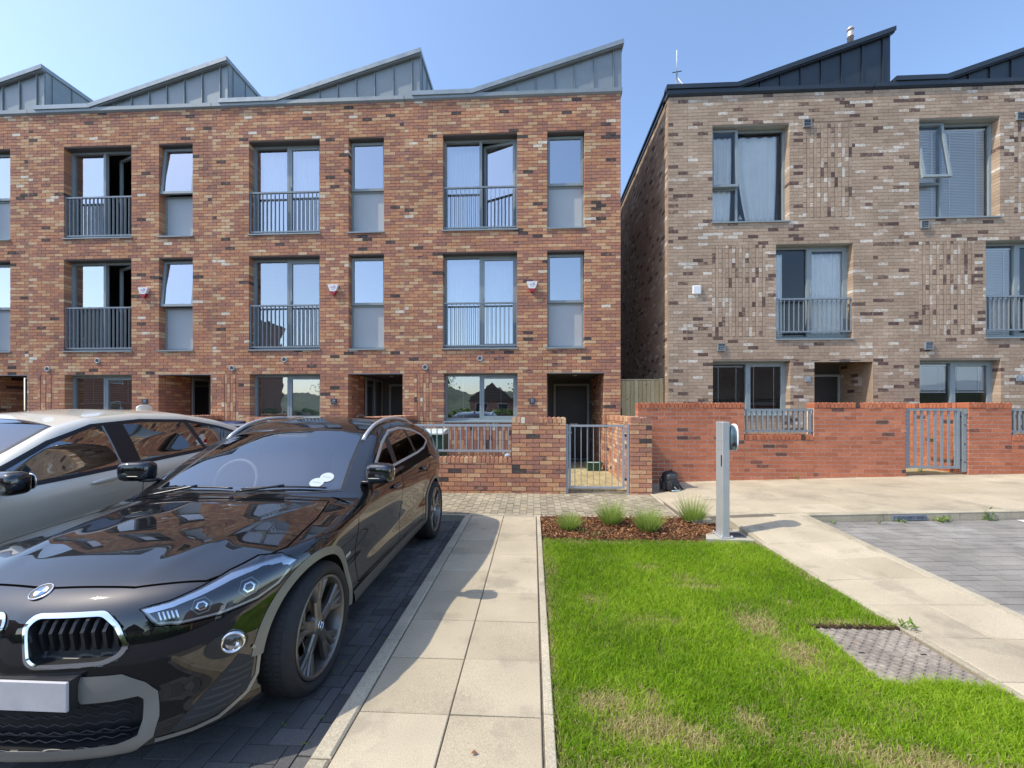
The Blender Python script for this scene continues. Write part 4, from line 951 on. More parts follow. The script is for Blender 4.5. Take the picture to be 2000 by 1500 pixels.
# ================================================================== CARS
def smooth_table(pts, sig, n=2200):
    xs = np.array([p[0] for p in pts], float); ys = np.array([p[1] for p in pts], float)
    g = np.linspace(xs[0] - 4 * sig, xs[-1] + 4 * sig, n); dx = g[1] - g[0]
    # linear continuation at both ends
    y = np.interp(g, xs, ys); lo = g < xs[0]; hi = g > xs[-1]
    y[lo] = ys[0] + (g[lo] - xs[0]) * (ys[1] - ys[0]) / (xs[1] - xs[0]); y[hi] = ys[-1] + (g[hi] - xs[-1]) * (ys[-1] - ys[-2]) / (xs[-1] - xs[-2])
    k = int(3 * sig / dx) + 1; w_ = np.exp(-.5 * (np.arange(-k, k + 1) * dx / sig) ** 2); w_ /= w_.sum()
    yp = np.concatenate([y[0] + (y[1] - y[0]) * np.arange(-k, 0), y, y[-1] + (y[-1] - y[-2]) * np.arange(1, k + 1)])
    ysm = np.convolve(yp, w_, 'valid')
    return lambda q: np.interp(q, g, ysm)
def smax(a, b, k):
    h = np.clip(.5 + .5 * (a - b) / k, 0, 1); return b + (a - b) * h + k * h * (1 - h)
def sdpoly(px, pz, poly):
    """signed distance to a polygon, negative inside"""
    d = np.full(px.shape, 1e9); s = np.ones(px.shape); n = len(poly)
    for i in range(n):
        ax, az = poly[i]; bx, bz = poly[i - 1]
        ex, ez = bx - ax, bz - az; wx, wz = px - ax, pz - az
        t = np.clip((wx * ex + wz * ez) / (ex * ex + ez * ez), 0, 1); qx, qz = wx - ex * t, wz - ez * t
        d = np.minimum(d, qx * qx + qz * qz)
        c1 = pz >= az; c2 = pz < bz; c3 = ex * wz > ez * wx
        s = np.where((c1 & c2 & c3) | (~c1 & ~c2 & ~c3), -s, s)
    return s * np.sqrt(d)
def surface_nets(f, lo, hi, h):
    ax = [np.arange(lo[i], hi[i] + h, h) for i in range(3)]
    nx, ny, nz = (len(a) for a in ax)
    val = np.empty((nx, ny, nz), np.float32)
    Yg, Zg = np.meshgrid(ax[1], ax[2], indexing='ij')
    for i, x in enumerate(ax[0]): val[i] = f(np.full(Yg.shape, x), Yg, Zg)
    neg = val < 0
    cnt = np.zeros((nx - 1, ny - 1, nz - 1), np.int8)
    for dx in (0, 1):
        for dy in (0, 1):
            for dz in (0, 1): cnt += neg[dx:nx - 1 + dx, dy:ny - 1 + dy, dz:nz - 1 + dz]
    act = (cnt > 0) & (cnt < 8)
    idx = -np.ones(act.shape, np.int64); I = np.argwhere(act); idx[act] = np.arange(len(I))
    acc = np.zeros((len(I), 3)); num = np.zeros(len(I))
    cor = [(a, b, c) for a in (0, 1) for b in (0, 1) for c in (0, 1)]
    for a in cor:
        for d in range(3):
            if a[d]: continue
            b = list(a); b[d] = 1
            va = val[I[:, 0] + a[0], I[:, 1] + a[1], I[:, 2] + a[2]]; vb = val[I[:, 0] + b[0], I[:, 1] + b[1], I[:, 2] + b[2]]
            m = (va < 0) != (vb < 0); t = np.where(m, va / np.where(m, va - vb, 1), 0)
            p = np.tile(np.array(a, float), (len(I), 1)); p[:, d] += t
            acc[m] += p[m]; num[m] += 1
    V = (I + acc / num[:, None]) * h + np.array(lo)
    F = []
    for d in range(3):
        e, g = [(1, 2), (2, 0), (0, 1)][d]
        sl0 = [slice(None)] * 3; sl1 = [slice(None)] * 3; sl0[d] = slice(0, -1); sl1[d] = slice(1, None)
        ch = neg[tuple(sl0)] != neg[tuple(sl1)]; E_ = np.argwhere(ch)
        E_ = E_[(E_[:, e] > 0) & (E_[:, g] > 0) & (E_[:, e] < val.shape[e] - 1) & (E_[:, g] < val.shape[g] - 1)]
        q = []
        for de, dg in ((0, 0), (-1, 0), (-1, -1), (0, -1)):
            c = E_.copy(); c[:, e] += de; c[:, g] += dg; q.append(idx[c[:, 0], c[:, 1], c[:, 2]])
        q = np.stack(q, 1); inside = neg[E_[:, 0], E_[:, 1], E_[:, 2]]
        q[~inside] = q[~inside][:, ::-1]; F.append(q)
    return V, np.concatenate(F)
class Car:
    def __init__(s, C):
        s.C = C
        s.T0 = smooth_table(C['top'], C.get('tsig', .035)); s.P = smooth_table(C['plan'], .10); s.Sec = smooth_table(C['section'], .022)
        s.F0 = smooth_table(C['front'], .03); s.PF = smooth_table(C['fplan'], .05); s.R0 = smooth_table(C['rear'], .03); s.PR = smooth_table(C['rplan'], .06)
        s.CR = smooth_table(C['crown'], .15); s.bot = smooth_table(C['bottom'], .05)
    def f0(s, x, y, z):
        C = s.C; ax = np.abs(x)
        ws = np.clip((y - .35) / .35, 0, 1) * np.clip((2.1 - y) / .8, 0, 1)
        yy = y - C['wscurve'] * ax * ax * ws
        T = s.T0(yy) - s.CR(y) * (ax / .7) ** 2.2
        # bonnet ridges running from the grille to the screen corners
        if C.get('ridge'):
            rx = .34 + .30 * (y + .6) / 1.2; T = T + .006 * np.exp(-((ax - rx) / .07) ** 2) * np.clip((.55 - y) / .25, 0, 1) * np.clip((y + .62) / .25, 0, 1)
        zz = z - C['rise'] * np.clip(y - .5, -.4, 2.6)
        S = s.P(y) + s.Sec(zz)
        a = smax((z - T) / 1.08, ax - S, C.get('k1', .055))
        pf = s.PF(ax); fr = (s.F0(z) + pf - y) / np.sqrt(1 + ((s.PF(ax + .01) - s.PF(ax - .01)) / .02) ** 2)
        a = smax(a, fr, .06)
        pr = s.PR(ax); a = smax(a, (y - s.R0(z) + pr) / np.sqrt(1 + ((s.PR(ax + .01) - s.PR(ax - .01)) / .02) ** 2), .07)
        return smax(a, s.bot(y) - z, .05)
    def f(s, x, y, z):
        C = s.C; ax = np.abs(x); a0 = s.f0(x, y, z); a = a0
        for yw in (0, C['wb']):
            r = np.sqrt((y - yw) ** 2 + (z - C['hub']) ** 2) - C['arch']; a = np.maximum(a, -np.maximum(r, .52 - ax))
        cav = np.maximum(np.maximum(a0 + .035, .60 - z), np.maximum(.50 - y, y - C['cabend'])); a = np.maximum(a, -cav)
        for poly, depth in C.get('carve', ()):
            m = y < .1
            if m.any():
                sd = np.full(a.shape, 1.0); sd[m] = sdpoly(ax[m], z[m], poly)
                a = np.maximum(a, -np.maximum(np.maximum(sd, -(a0 + depth)), y - .0))
        return a
    def grad(s, p, f, e=.003):
        g = np.empty_like(p)
        for i in range(3):
            d = np.zeros(3); d[i] = e; q = p + d; r = p - d
            g[:, i] = f(q[:, 0], q[:, 1], q[:, 2]) - f(r[:, 0], r[:, 1], r[:, 2])
        return g / (2 * e)
    def normal(s, p):
        g = s.grad(p, s.f0, .006); return g / np.maximum(1e-6, np.linalg.norm(g, axis=1))[:, None]
    def hit(s, P0, d, L_=1.6, n=320):
        """first point of the shell along direction d from each start point"""
        P0 = np.asarray(P0, float); d = np.asarray(d, float); d = d / np.linalg.norm(d)
        t = np.linspace(0, L_, n); lo = np.zeros(len(P0)); hi = np.full(len(P0), L_); done = np.zeros(len(P0), bool)
        for k in range(n):
            q = P0 + d * t[k]; v = s.f0(q[:, 0], q[:, 1], q[:, 2]) < 0
            new = v & ~done; hi[new] = t[k]; lo[new] = t[max(0, k - 1)]; done |= v
        for _ in range(22):
            m = (lo + hi) / 2; q = P0 + d * m[:, None]; v = s.f0(q[:, 0], q[:, 1], q[:, 2]) < 0
            hi = np.where(v, m, hi); lo = np.where(v, lo, m)
        return P0 + d * ((lo + hi) / 2)[:, None]
    # 2D views: 'side' (y,z) seen from +x or -x; 'top' (x,y); 'front' (x,z); 'diag' (u,z) seen from the front corner
    def proj(s, q, view, sgn=1):
        q = np.asarray(q, float)
        if view == 'side': return s.hit(np.stack([np.full(len(q), 1.25 * sgn), q[:, 0], q[:, 1]], 1), (-sgn, 0, 0))
        if view == 'top': return s.hit(np.stack([q[:, 0], q[:, 1], np.full(len(q), 1.8)], 1), (0, 0, -1))
        if view == 'front': return s.hit(np.stack([q[:, 0], np.full(len(q), -1.2), q[:, 1]], 1), (0, 1, 0))
        c = math.sqrt(.5); u = q[:, 0]
        return s.hit(np.stack([sgn * (u * c + 1.3 * c), u * c - 1.3 * c, q[:, 1]], 1), (-sgn * c, c, 0), 2.2, 440)
    def fan(s, name, poly, view, mat, parent, sgn=1, off=.003, rings=7, dens=.03, c=None, orient=True):
        poly = densify(poly, dens); c = np.mean(poly, 0) if c is None else np.array(c)
        pts = [c[None]]; 
        for r in range(1, rings + 1): pts.append(c + (poly - c) * (r / rings))
        p = s.proj(np.concatenate(pts), view, sgn); nr = s.normal(p); p = p + nr * off
        n = len(poly); F3 = [(0, 1 + i, 1 + (i + 1) % n) for i in range(n)]; F4 = []
        for r in range(rings - 1):
            a, b = 1 + r * n, 1 + (r + 1) * n
            F4 += [(a + i, b + i, b + (i + 1) % n, a + (i + 1) % n) for i in range(n)]
        mb = MB().add([tuple(v) for v in p], F3 + F4, .5, True)
        o = mb.build(name, mat, parent, fix=True); setn(o.data, nr); return o
    def band(s, name, A, B, view, mat, parent, sgn=1, off=.004, across=4, dens=.025, closed=False, lip=.0):
        """surface strip between two polylines with equally many points"""
        A = densify(A, dens, closed, ref=B); B, A = A[1], A[0]
        rows = [A + (B - A) * (k / across) for k in range(across + 1)]; n = len(A)
        p = s.proj(np.concatenate(rows), view, sgn); nr = s.normal(p); hgt = np.repeat([off * (1 if 0 < k < across else .3) for k in range(across + 1)], n)
        p = p + nr * hgt[:, None]; F = []
        m = n if closed else n - 1
        for k in range(across):
            F += [(k * n + i, k * n + (i + 1) % n, (k + 1) * n + (i + 1) % n, (k + 1) * n + i) for i in range(m)]
        o = MB().add([tuple(v) for v in p], F, .5, True).build(name, mat, parent, fix=True); setn(o.data, nr); return o
    def line(s, name, pts, w_, view, mat, parent, sgn=1, off=.0015, closed=False, across=2):
        q = densify(pts, .03, closed); n = len(q)
        t = (np.roll(q, -1, 0) - np.roll(q, 1, 0)) if closed else np.gradient(q, axis=0); t = t / np.maximum(1e-9, np.linalg.norm(t, axis=1))[:, None]
        nn = np.stack([-t[:, 1], t[:, 0]], 1) * (w_ / 2)
        rows = [q + nn * (2 * k / across - 1) for k in range(across + 1)]
        p = s.proj(np.concatenate(rows), view, sgn); nr = s.normal(p); hg = np.repeat([off * (1 if 0 < k < across else .4) for k in range(across + 1)], n); p = p + nr * hg[:, None]
        m = n if closed else n - 1; F = []
        for k in range(across): F += [(k * n + i, k * n + (i + 1) % n, (k + 1) * n + (i + 1) % n, (k + 1) * n + i) for i in range(m)]
        o = MB().add([tuple(v) for v in p], F, .5, True).build(name, mat, parent, fix=True); setn(o.data, nr); return o
def setn(me, nr):
    try: me.normals_split_custom_set_from_vertices([tuple(x) for x in nr])
    except Exception: pass
def densify(poly, d, closed=True, ref=None):
    P = np.array(poly, float); n = len(P); out = []; out2 = []
    Q = np.array(ref, float) if ref is not None else None
    for i in range(n if closed else n - 1):
        a, b = P[i], P[(i + 1) % n]; k = max(1, int(np.linalg.norm(b - a) / d))
        for t in range(k):
            out.append(a + (b - a) * t / k)
            if Q is not None: out2.append(Q[i] + (Q[(i + 1) % n] - Q[i]) * t / k)
    if not closed:
        out.append(P[-1])
        if Q is not None: out2.append(Q[-1])
    if Q is not None: return np.array(out), np.array(out2)
    return np.array(out)
def rounded(poly, r, k=4):
    """polygon with its corners rounded"""
    P = [np.array(p, float) for p in poly]; n = len(P); out = []
    for i in range(n):
        a, b, c = P[i - 1], P[i], P[(i + 1) % n]; u = a - b; v = c - b; lu, lv = np.linalg.norm(u), np.linalg.norm(v); rr = min(r, lu * .45, lv * .45)
        p0, p1 = b + u / lu * rr, b + v / lv * rr
        for t in np.linspace(0, 1, k + 1): out.append(tuple((1 - t) ** 2 * p0 + 2 * t * (1 - t) * b + t * t * p1))
    return out
def superell(name, c, r, e, mat, parent, seg=28, rings=16, shear=0.0, taper=0.0):
    v = []; sp = lambda t, p: math.copysign(abs(t) ** p, t)
    for i in range(rings + 1):
        a = -math.pi / 2 + math.pi * i / rings
        for k in range(seg):
            b = 2 * math.pi * k / seg
            x, y_, z = sp(math.cos(a), e) * sp(math.cos(b), e), sp(math.cos(a), e) * sp(math.sin(b), e), sp(math.sin(a), e)
            f_ = 1 - taper * (x * .5 + .5); v.append((c[0] + r[0] * x, c[1] + r[1] * y_ * f_ + shear * x, c[2] + r[2] * z * f_))
    f = [(i * seg + k, i * seg + (k + 1) % seg, (i + 1) * seg + (k + 1) % seg, (i + 1) * seg + k) for i in range(rings) for k in range(seg)]
    return MB().add(v, f, .5, True).build(name, mat, parent, fix=True)

# paints and trims
def paint(name, col, metal, rough, coat_r=.03, flake=0.0, dust=.0):
    m, n, out = newmat(name)
    b = N(n, 'ShaderNodeBsdfPrincipled', Roughness=rough, Metallic=metal); b.inputs['Coat Weight'].default_value = 1.0; b.inputs['Coat Roughness'].default_value = coat_r; b.inputs['Specular IOR Level'].default_value = .5 if metal else .05; b.inputs['Coat IOR'].default_value = 1.85
    c = mixc(n, 0.0, col, col)
    if dust:
        p = pos(n); d = noise(n, 38, 5, .75, p); d2 = noise(n, 3, 3, .5, p)
        mm = N(n, 'ShaderNodeMath', operation='MULTIPLY'); L(n, maprange(n, d, .45, .8, 0, dust), mm.inputs[0]); L(n, maprange(n, d2, .35, .7, .3, 1), mm.inputs[1])
        c = mixc(n, mm.outputs[0], col, (.30, .28, .25)); L(n, maprange(n, d2, .3, .7, coat_r, coat_r + .02), b.inputs['Coat Roughness'])
    L(n, c, b.inputs['Base Color'])
    L(n, b.outputs[0], out.inputs[0]); return m
paint('paint_black', (.0035, .004, .005), .0, .5, .010, dust=.02)
paint('paint_silver', (.76, .70, .575), .22, .42, .03, dust=.05)
plain('frozen_grey', (.34, .325, .285), .42, .55, var=.06, vscale=8)
plain('alu_trim', (.60, .585, .57), .34, .45); plain('chrome', (.85, .85, .86), .06, 1.0); plain('satin_black', (.02, .02, .021), .42, var=.2, vscale=20)
plain('tyre_rubber', (.022, .021, .021), .75, var=.2, vscale=25, bmp=.3, bscale=120); plain('rim_grey', (.20, .185, .168), .32, .7, var=.08, vscale=20)
plain('brake_iron', (.22, .2, .19), .45, .7); plain('lamp_black', (.012, .012, .014), .3); plain('lamp_white', (.7, .72, .75), .2) if 'lamp_white' not in MATS else None
plain('reflector', (.8, .8, .82), .12, 1.0); plain('roundel_blue', (.03, .16, .48), .25); plain('roundel_white', (.8, .8, .8), .25)
plain('plate_blur', (.52, .50, .50), .55, var=.10, vscale=9); plain('seat_dark', (.035, .034, .034), .7); plain('seat_pale', (.22, .22, .21), .6); plain('dash_dark', (.03, .03, .032), .6)
plain('arch_grey', (.235, .222, .19), .45, .3, var=.08, vscale=8); plain('sill_grey', (.11, .105, .095), .45, .2, var=.1, vscale=8); plain('gap_black', (.003, .003, .003), 1.0, spec=0.0); plain('mesh_grey', (.055, .055, .058), .35); plain('tail_red', (.35, .01, .012), .15, coat=1.0); plain('sticker', (.50, .54, .53), .5); plain('sticker_ink', (.05, .25, .25), .5)
glass('glass_screen', .20, (.78, .83, .83), .005); glass('glass_side', .30, (.16, .17, .17), .005); glass('lens_clear', .06, (.9, .92, .93), .01); glass('glass_tint', .26, (.05, .05, .055), .005)

def roundel(parent, c, r, nrm_axis='y', tilt=0.0):
    """badge: chrome rim, black ring, blue and white quarters"""
    b = MB().lathe([(r, .0), (r, -.004), (r * .93, -.006), (r * .90, -.004), (r * .9, 0)], (0, 0, 0), 'y', 28).build('badge', 'chrome', parent, loc=c)
    MB().lathe([(0, -.0025), (r * .9, -.0025)], (0, 0, 0), 'y', 28).build('badge_ring', 'lamp_black', b)
    for k in range(4):
        a = [k * math.pi / 2 + t * math.pi / 16 for t in range(9)]
        v = [(0, -.0045, 0)] + [(r * .58 * math.cos(t), -.0045, r * .58 * math.sin(t)) for t in a]
        MB().add(v, [(0, i, i + 1) for i in range(1, 9)]).build('badge_quarter', 'roundel_blue' if k % 2 else 'roundel_white', b)
    b.rotation_euler = (tilt, 0, R(90) if nrm_axis == 'x' else 0) if nrm_axis == 'y' else (0, 0, R(90)); return b
def wheel(parent, x, y, r, w_, rim_r, sgn, spokes=5):
    """x is the outer face"""
    t = thing('wheel', (x, y, r), parent=parent); s_ = sgn
    prof = [(rim_r, -.03), (rim_r + .012, -.004), (rim_r + .03, .006), (rim_r + (r - rim_r) * .6, .010), (r - .025, .002), (r - .008, -.014), (r, -.035), (r, -w_ + .035), (r - .008, -w_ + .014), (r - .03, -w_), (rim_r, -w_ + .01)]
    ty = MB().lathe([(a, b * s_) for a, b in prof], (0, 0, 0), 'x', 72)
    ty = ty.build('tyre', 'tyre_rubber', t, fix=True)
    tr = MB()
    for k in range(72):                      # tread blocks
        a = 2 * math.pi * k / 72
        for b0, b1 in ((-.04, -.075), (-.085, -.125), (-.135, -w_ + .04)):
            v = []
            for (aa, bb, rr) in ((a, b0, r + .003), (a + .066, b0, r + .003), (a + .066, b1, r + .003), (a, b1, r + .003)): v.append((bb * s_, rr * math.cos(aa), rr * math.sin(aa)))
            tr.add(v, [(0, 1, 2, 3)])
    tr.build('tread', 'tyre_rubber', ty)
    rim = MB().lathe([(rim_r + .004, -.012 * s_), (rim_r + .006, -.003 * s_), (rim_r - .006, .001 * s_), (rim_r - .016, -.012 * s_), (rim_r - .02, -.10 * s_), (rim_r - .03, -.17 * s_)], (0, 0, 0), 'x', 64)
    # hub
    rim.lathe([(0, -.018 * s_), (.034, -.018 * s_), (.05, -.022 * s_), (.068, -.04 * s_), (.07, -.07 * s_)], (0, 0, 0), 'x', 32)
    def spoke(a0, r0, a1, r1, w0, w1, d0, d1):
        """flat-topped bar from (a0,r0) to (a1,r1), bevelled"""
        p0 = np.array([r0 * math.cos(a0), r0 * math.sin(a0)]); p1 = np.array([r1 * math.cos(a1), r1 * math.sin(a1)])
        dr = (p1 - p0) / np.linalg.norm(p1 - p0); nn = np.array([-dr[1], dr[0]]); v = []
        for p, w2, d in ((p0, w0, d0), (p1, w1, d1)):
            for o_, dd in ((-1, -.032), (-1, -.009), (-.55, 0), (.55, 0), (1, -.009), (1, -.032)):
                q = p + nn * w2 * o_; v.append(((d + dd) * s_, q[0], q[1]))
        f = [(i, i + 1, i + 7, i + 6) for i in range(5)] + [(0, 6, 11, 5), (0, 1, 2, 3, 4, 5), (6, 11, 10, 9, 8, 7)]
        rim.add(v, f)
    for k in range(spokes):
        a = 2 * math.pi * (k + .25) / spokes; da = 2 * math.pi / spokes
        for q in (-1, 1):
            spoke(a + q * .16, .052, a + q * .105, rim_r * .56, .022, .018, -.022, -.026)
            spoke(a + q * .105, rim_r * .545, a + q * da * .245, rim_r - .008, .018, .017, -.024, -.012)
            spoke(a + q * .105, rim_r * .55, a + q * da * .08, rim_r - .008, .014, .013, -.026, -.012)
    rim.build('rim', 'rim_grey', t, fix=True)
    MB().lathe([(.07, -.085 * s_), (rim_r * .72, -.085 * s_), (rim_r * .72, -.11 * s_), (.07, -.11 * s_)], (0, 0, 0), 'x', 48).build('brake_disc', 'brake_iron', t, fix=True)
    mb = MB()
    for k in range(8): a = math.pi * (.75 + .5 * k / 7) if False else R(145) + R(70) * k / 7; mb.box(min(-.05 * s_, -.12 * s_), max(-.05 * s_, -.12 * s_), (rim_r * .60) * math.cos(a) - .03, (rim_r * .60) * math.cos(a) + .03, (rim_r * .60) * math.sin(a) - .03, (rim_r * .60) * math.sin(a) + .03)
    mb.build('brake_caliper', 'brake_iron', t)
    for k in range(5):
        a = 2 * math.pi * (k + .75) / 5; MB().lathe([(.0, -.03 * s_), (.008, -.03 * s_), (.009, -.05 * s_)], (0, .045 * math.cos(a), .045 * math.sin(a)), 'x', 8).build('wheel_nut', 'lamp_black', t)
    b = roundel(t, (-.017 * s_, 0, 0), .030); b.rotation_euler = (0, 0, R(90) * s_)
    return t
def body_mesh(car, root, paint_, h, regions, cuts, lo, hi):
    V, F = surface_nets(car.f, lo, hi, h)
    for _ in range(3):
        v = car.f(V[:, 0], V[:, 1], V[:, 2]); g = car.grad(V, car.f, .002); st = v / np.maximum(.3, (g ** 2).sum(1)); st = np.clip(st, -.4 * h, .4 * h); V = V - g * st[:, None]
    nr = car.grad(V, car.f, .004); nr /= np.maximum(1e-6, np.linalg.norm(nr, axis=1))[:, None]
    a0 = car.f0(V[:, 0], V[:, 1], V[:, 2]); out = a0 > -.008
    cen = V[F].mean(1); nf = nr[F].mean(1); fout = out[F].sum(1) >= 3
    lab = np.zeros(len(F), int)                        # 0 body, 1 inside lining, -1 removed
    lab[~fout] = 1
    for view, poly, sg in cuts:
        if view == 'side': q = sdpoly(cen[:, 1], cen[:, 2], poly); m = (q < 0) & (cen[:, 0] * sg > .3)
        else: q = sdpoly(cen[:, 0], cen[:, 1], poly); m = (q < 0) & (cen[:, 2] > .85)
        lab[m & (a0[F].mean(1) > -.06)] = -1
    names = ['body', 'lining']; mats = [paint_, 'satin_black']
    for nm, fn in regions:
        k = len(names); names.append(nm); mats.append(paint_); m = (lab == 0) & fn(cen, nf); lab[m] = k
    objs = {}
    for k, nm in enumerate(names):
        f = F[lab == k]
        if not len(f): continue
        u, inv = np.unique(f, return_inverse=True); me = fastmesh(nm, V[u], inv.reshape(f.shape), np.full(len(f), .5), True); setn(me, nr[u])
        objs.setdefault(nm, []).append(link(nm, me, mats[k], root))
    return objs
def seat(root, x, y, mat='seat_dark', w_=.25):
    s_ = superell('seat', (x, y, .62), (w_, .26, .10), .5, mat, root)
    superell('seat_back', (x, y + .33, .88), (w_, .09, .33), .55, mat, s_).rotation_euler = (0, 0, 0)
    superell('headrest', (x, y + .36, 1.23), (.13, .06, .09), .6, mat, s_)

# ---------------- black compact SUV nearest the camera
C1 = dict(wb=2.74, hub=.345, arch=.385, cabend=3.05, wscurve=.13, rise=.040, ridge=True, k1=.055, tsig=.045,
    top=[(-.95, .50), (-.78, .66), (-.70, .720), (-.62, .765), (-.52, .806), (-.40, .844), (-.2, .886), (.1, .918), (.40, .934), (.53, .940), (.58, .955), (.68, 1.005), (1.0, 1.182), (1.36, 1.360), (1.55, 1.43), (1.8, 1.468), (2.1, 1.478), (2.5, 1.45), (2.9, 1.385), (3.0, 1.34), (3.25, 1.13), (3.4, 1.03), (3.6, .98)],
    crown=[(-.8, .075), (-.4, .055), (.3, .05), (.6, .03), (1.3, .03), (1.6, .055), (2.6, .06), (3.5, .06)],
    plan=[(-.9, .84), (-.5, .895), (-.25, .922), (0, .932), (.3, .920), (.7, .905), (1.5, .905), (2.2, .915), (2.74, .935), (3.05, .915), (3.3, .88), (3.7, .82)],
    section=[(0, -.09), (.18, -.05), (.25, -.012), (.38, -.012), (.50, -.030), (.62, -.022), (.74, -.002), (.86, .0), (.92, -.016), (.965, -.045), (1.01, -.068), (1.20, -.142), (1.36, -.222), (1.50, -.31), (1.7, -.45)],
    front=[(.0, -.56), (.10, -.66), (.15, -.745), (.24, -.75), (.33, -.735), (.42, -.742), (.52, -.735), (.62, -.715), (.72, -.685), (.80, -.63), (.88, -.50), (1.0, -.2)],
    fplan=[(0, 0), (.2, .010), (.4, .045), (.55, .10), (.68, .18), (.78, .285), (.86, .43), (.93, .65), (1.0, .9)],
    rear=[(0, 3.4), (.25, 3.44), (.4, 3.52), (.7, 3.55), (.95, 3.50), (1.1, 3.42), (1.4, 3.2)], rplan=[(0, 0), (.4, .03), (.65, .10), (.8, .22), (.92, .45)],
    bottom=[(-.9, .115), (-.6, .125), (-.3, .17), (.4, .21), (2.4, .22), (3.0, .26), (3.6, .32)])
KID = rounded([(.052, .668), (.078, .700), (.33, .703), (.39, .662), (.437, .585), (.420, .550), (.368, .528), (.122, .524), (.090, .545)], .02)
INTAKE = rounded([(-.6, .375), (.40, .372), (.490, .380), (.508, .350), (.498, .225), (.43, .200), (-.6, .200)], .02)
INTAKE = [(x, z) for x, z in INTAKE if x > -.2] ; INTAKE = [(0, .375)] + [p for p in INTAKE if p[0] > 0] + [(0, .200)]
C1['carve'] = [(KID, .055), (INTAKE, .07)]
c1 = Car(C1)
CX, CY = -2.10, 2.30
car1 = thing('parked_car', (CX, CY, BAY_L + .002), 'glossy black compact SUV parked nose-out beside the footpath', 'car')
DLO = [(.93, 1.027), (1.05, 1.031), (1.55, 1.050), (2.2, 1.085), (2.46, 1.115), (2.66, 1.185), (2.52, 1.262), (2.30, 1.325), (1.95, 1.362), (1.65, 1.345), (1.38, 1.252), (1.08, 1.100)]
WS = [(-.715, .705), (-.5, .615), (-.25, .572), (0, .56), (.25, .572), (.5, .615), (.715, .705), (.66, 1.0), (.60, 1.365), (.4, 1.405), (.2, 1.422), (0, 1.428), (-.2, 1.422), (-.4, 1.405), (-.60, 1.365), (-.66, 1.0)]
def shrink(poly, d):
    P = np.array(poly, float); c = P.mean(0); v = P - c; l = np.linalg.norm(v, axis=1)[:, None]; return [tuple(p) for p in c + v * (l - d) / l]
BON = [(-.68, .56), (-.755, .26), (-.80, -.14), (-.71, -.37), (-.62, -.468), (-.37, -.558), (0, -.590), (.37, -.558), (.62, -.468), (.71, -.37), (.80, -.14), (.755, .26), (.68, .56), (.35, .50), (0, .485), (-.35, .50)]
DOORF = [(.50, .36), (1.44, .36), (1.50, .7), (1.52, 1.05), (1.50, 1.4), (.75, 1.4), (.50, 1.0)]; DOORR = [(1.45, .36), (2.20, .36), (2.36, .62), (2.44, .9), (2.4, 1.4), (1.53, 1.4), (1.53, 1.05), (1.51, .7)]
def inp(a, b, poly): return sdpoly(a, b, poly) < 0
reg = [('bonnet', lambda c, n: (n[:, 2] > .5) & inp(c[:, 0], c[:, 1], BON))]
for sg in (1, -1):
    reg.append(('front_door', lambda c, n, sg=sg: (c[:, 0] * sg > .5) & (np.abs(n[:, 0]) > .3) & inp(c[:, 1], c[:, 2], DOORF)))
    reg.append(('rear_door', lambda c, n, sg=sg: (c[:, 0] * sg > .5) & (np.abs(n[:, 0]) > .3) & inp(c[:, 1], c[:, 2], DOORR)))
b1 = body_mesh(c1, car1, 'paint_black', .0155, reg, [('side', shrink(DLO, .012), 1), ('side', shrink(DLO, .012), -1), ('top', shrink(WS, .012), 0)], (-1.0, -.9, .1), (1.0, 3.65, 1.56))
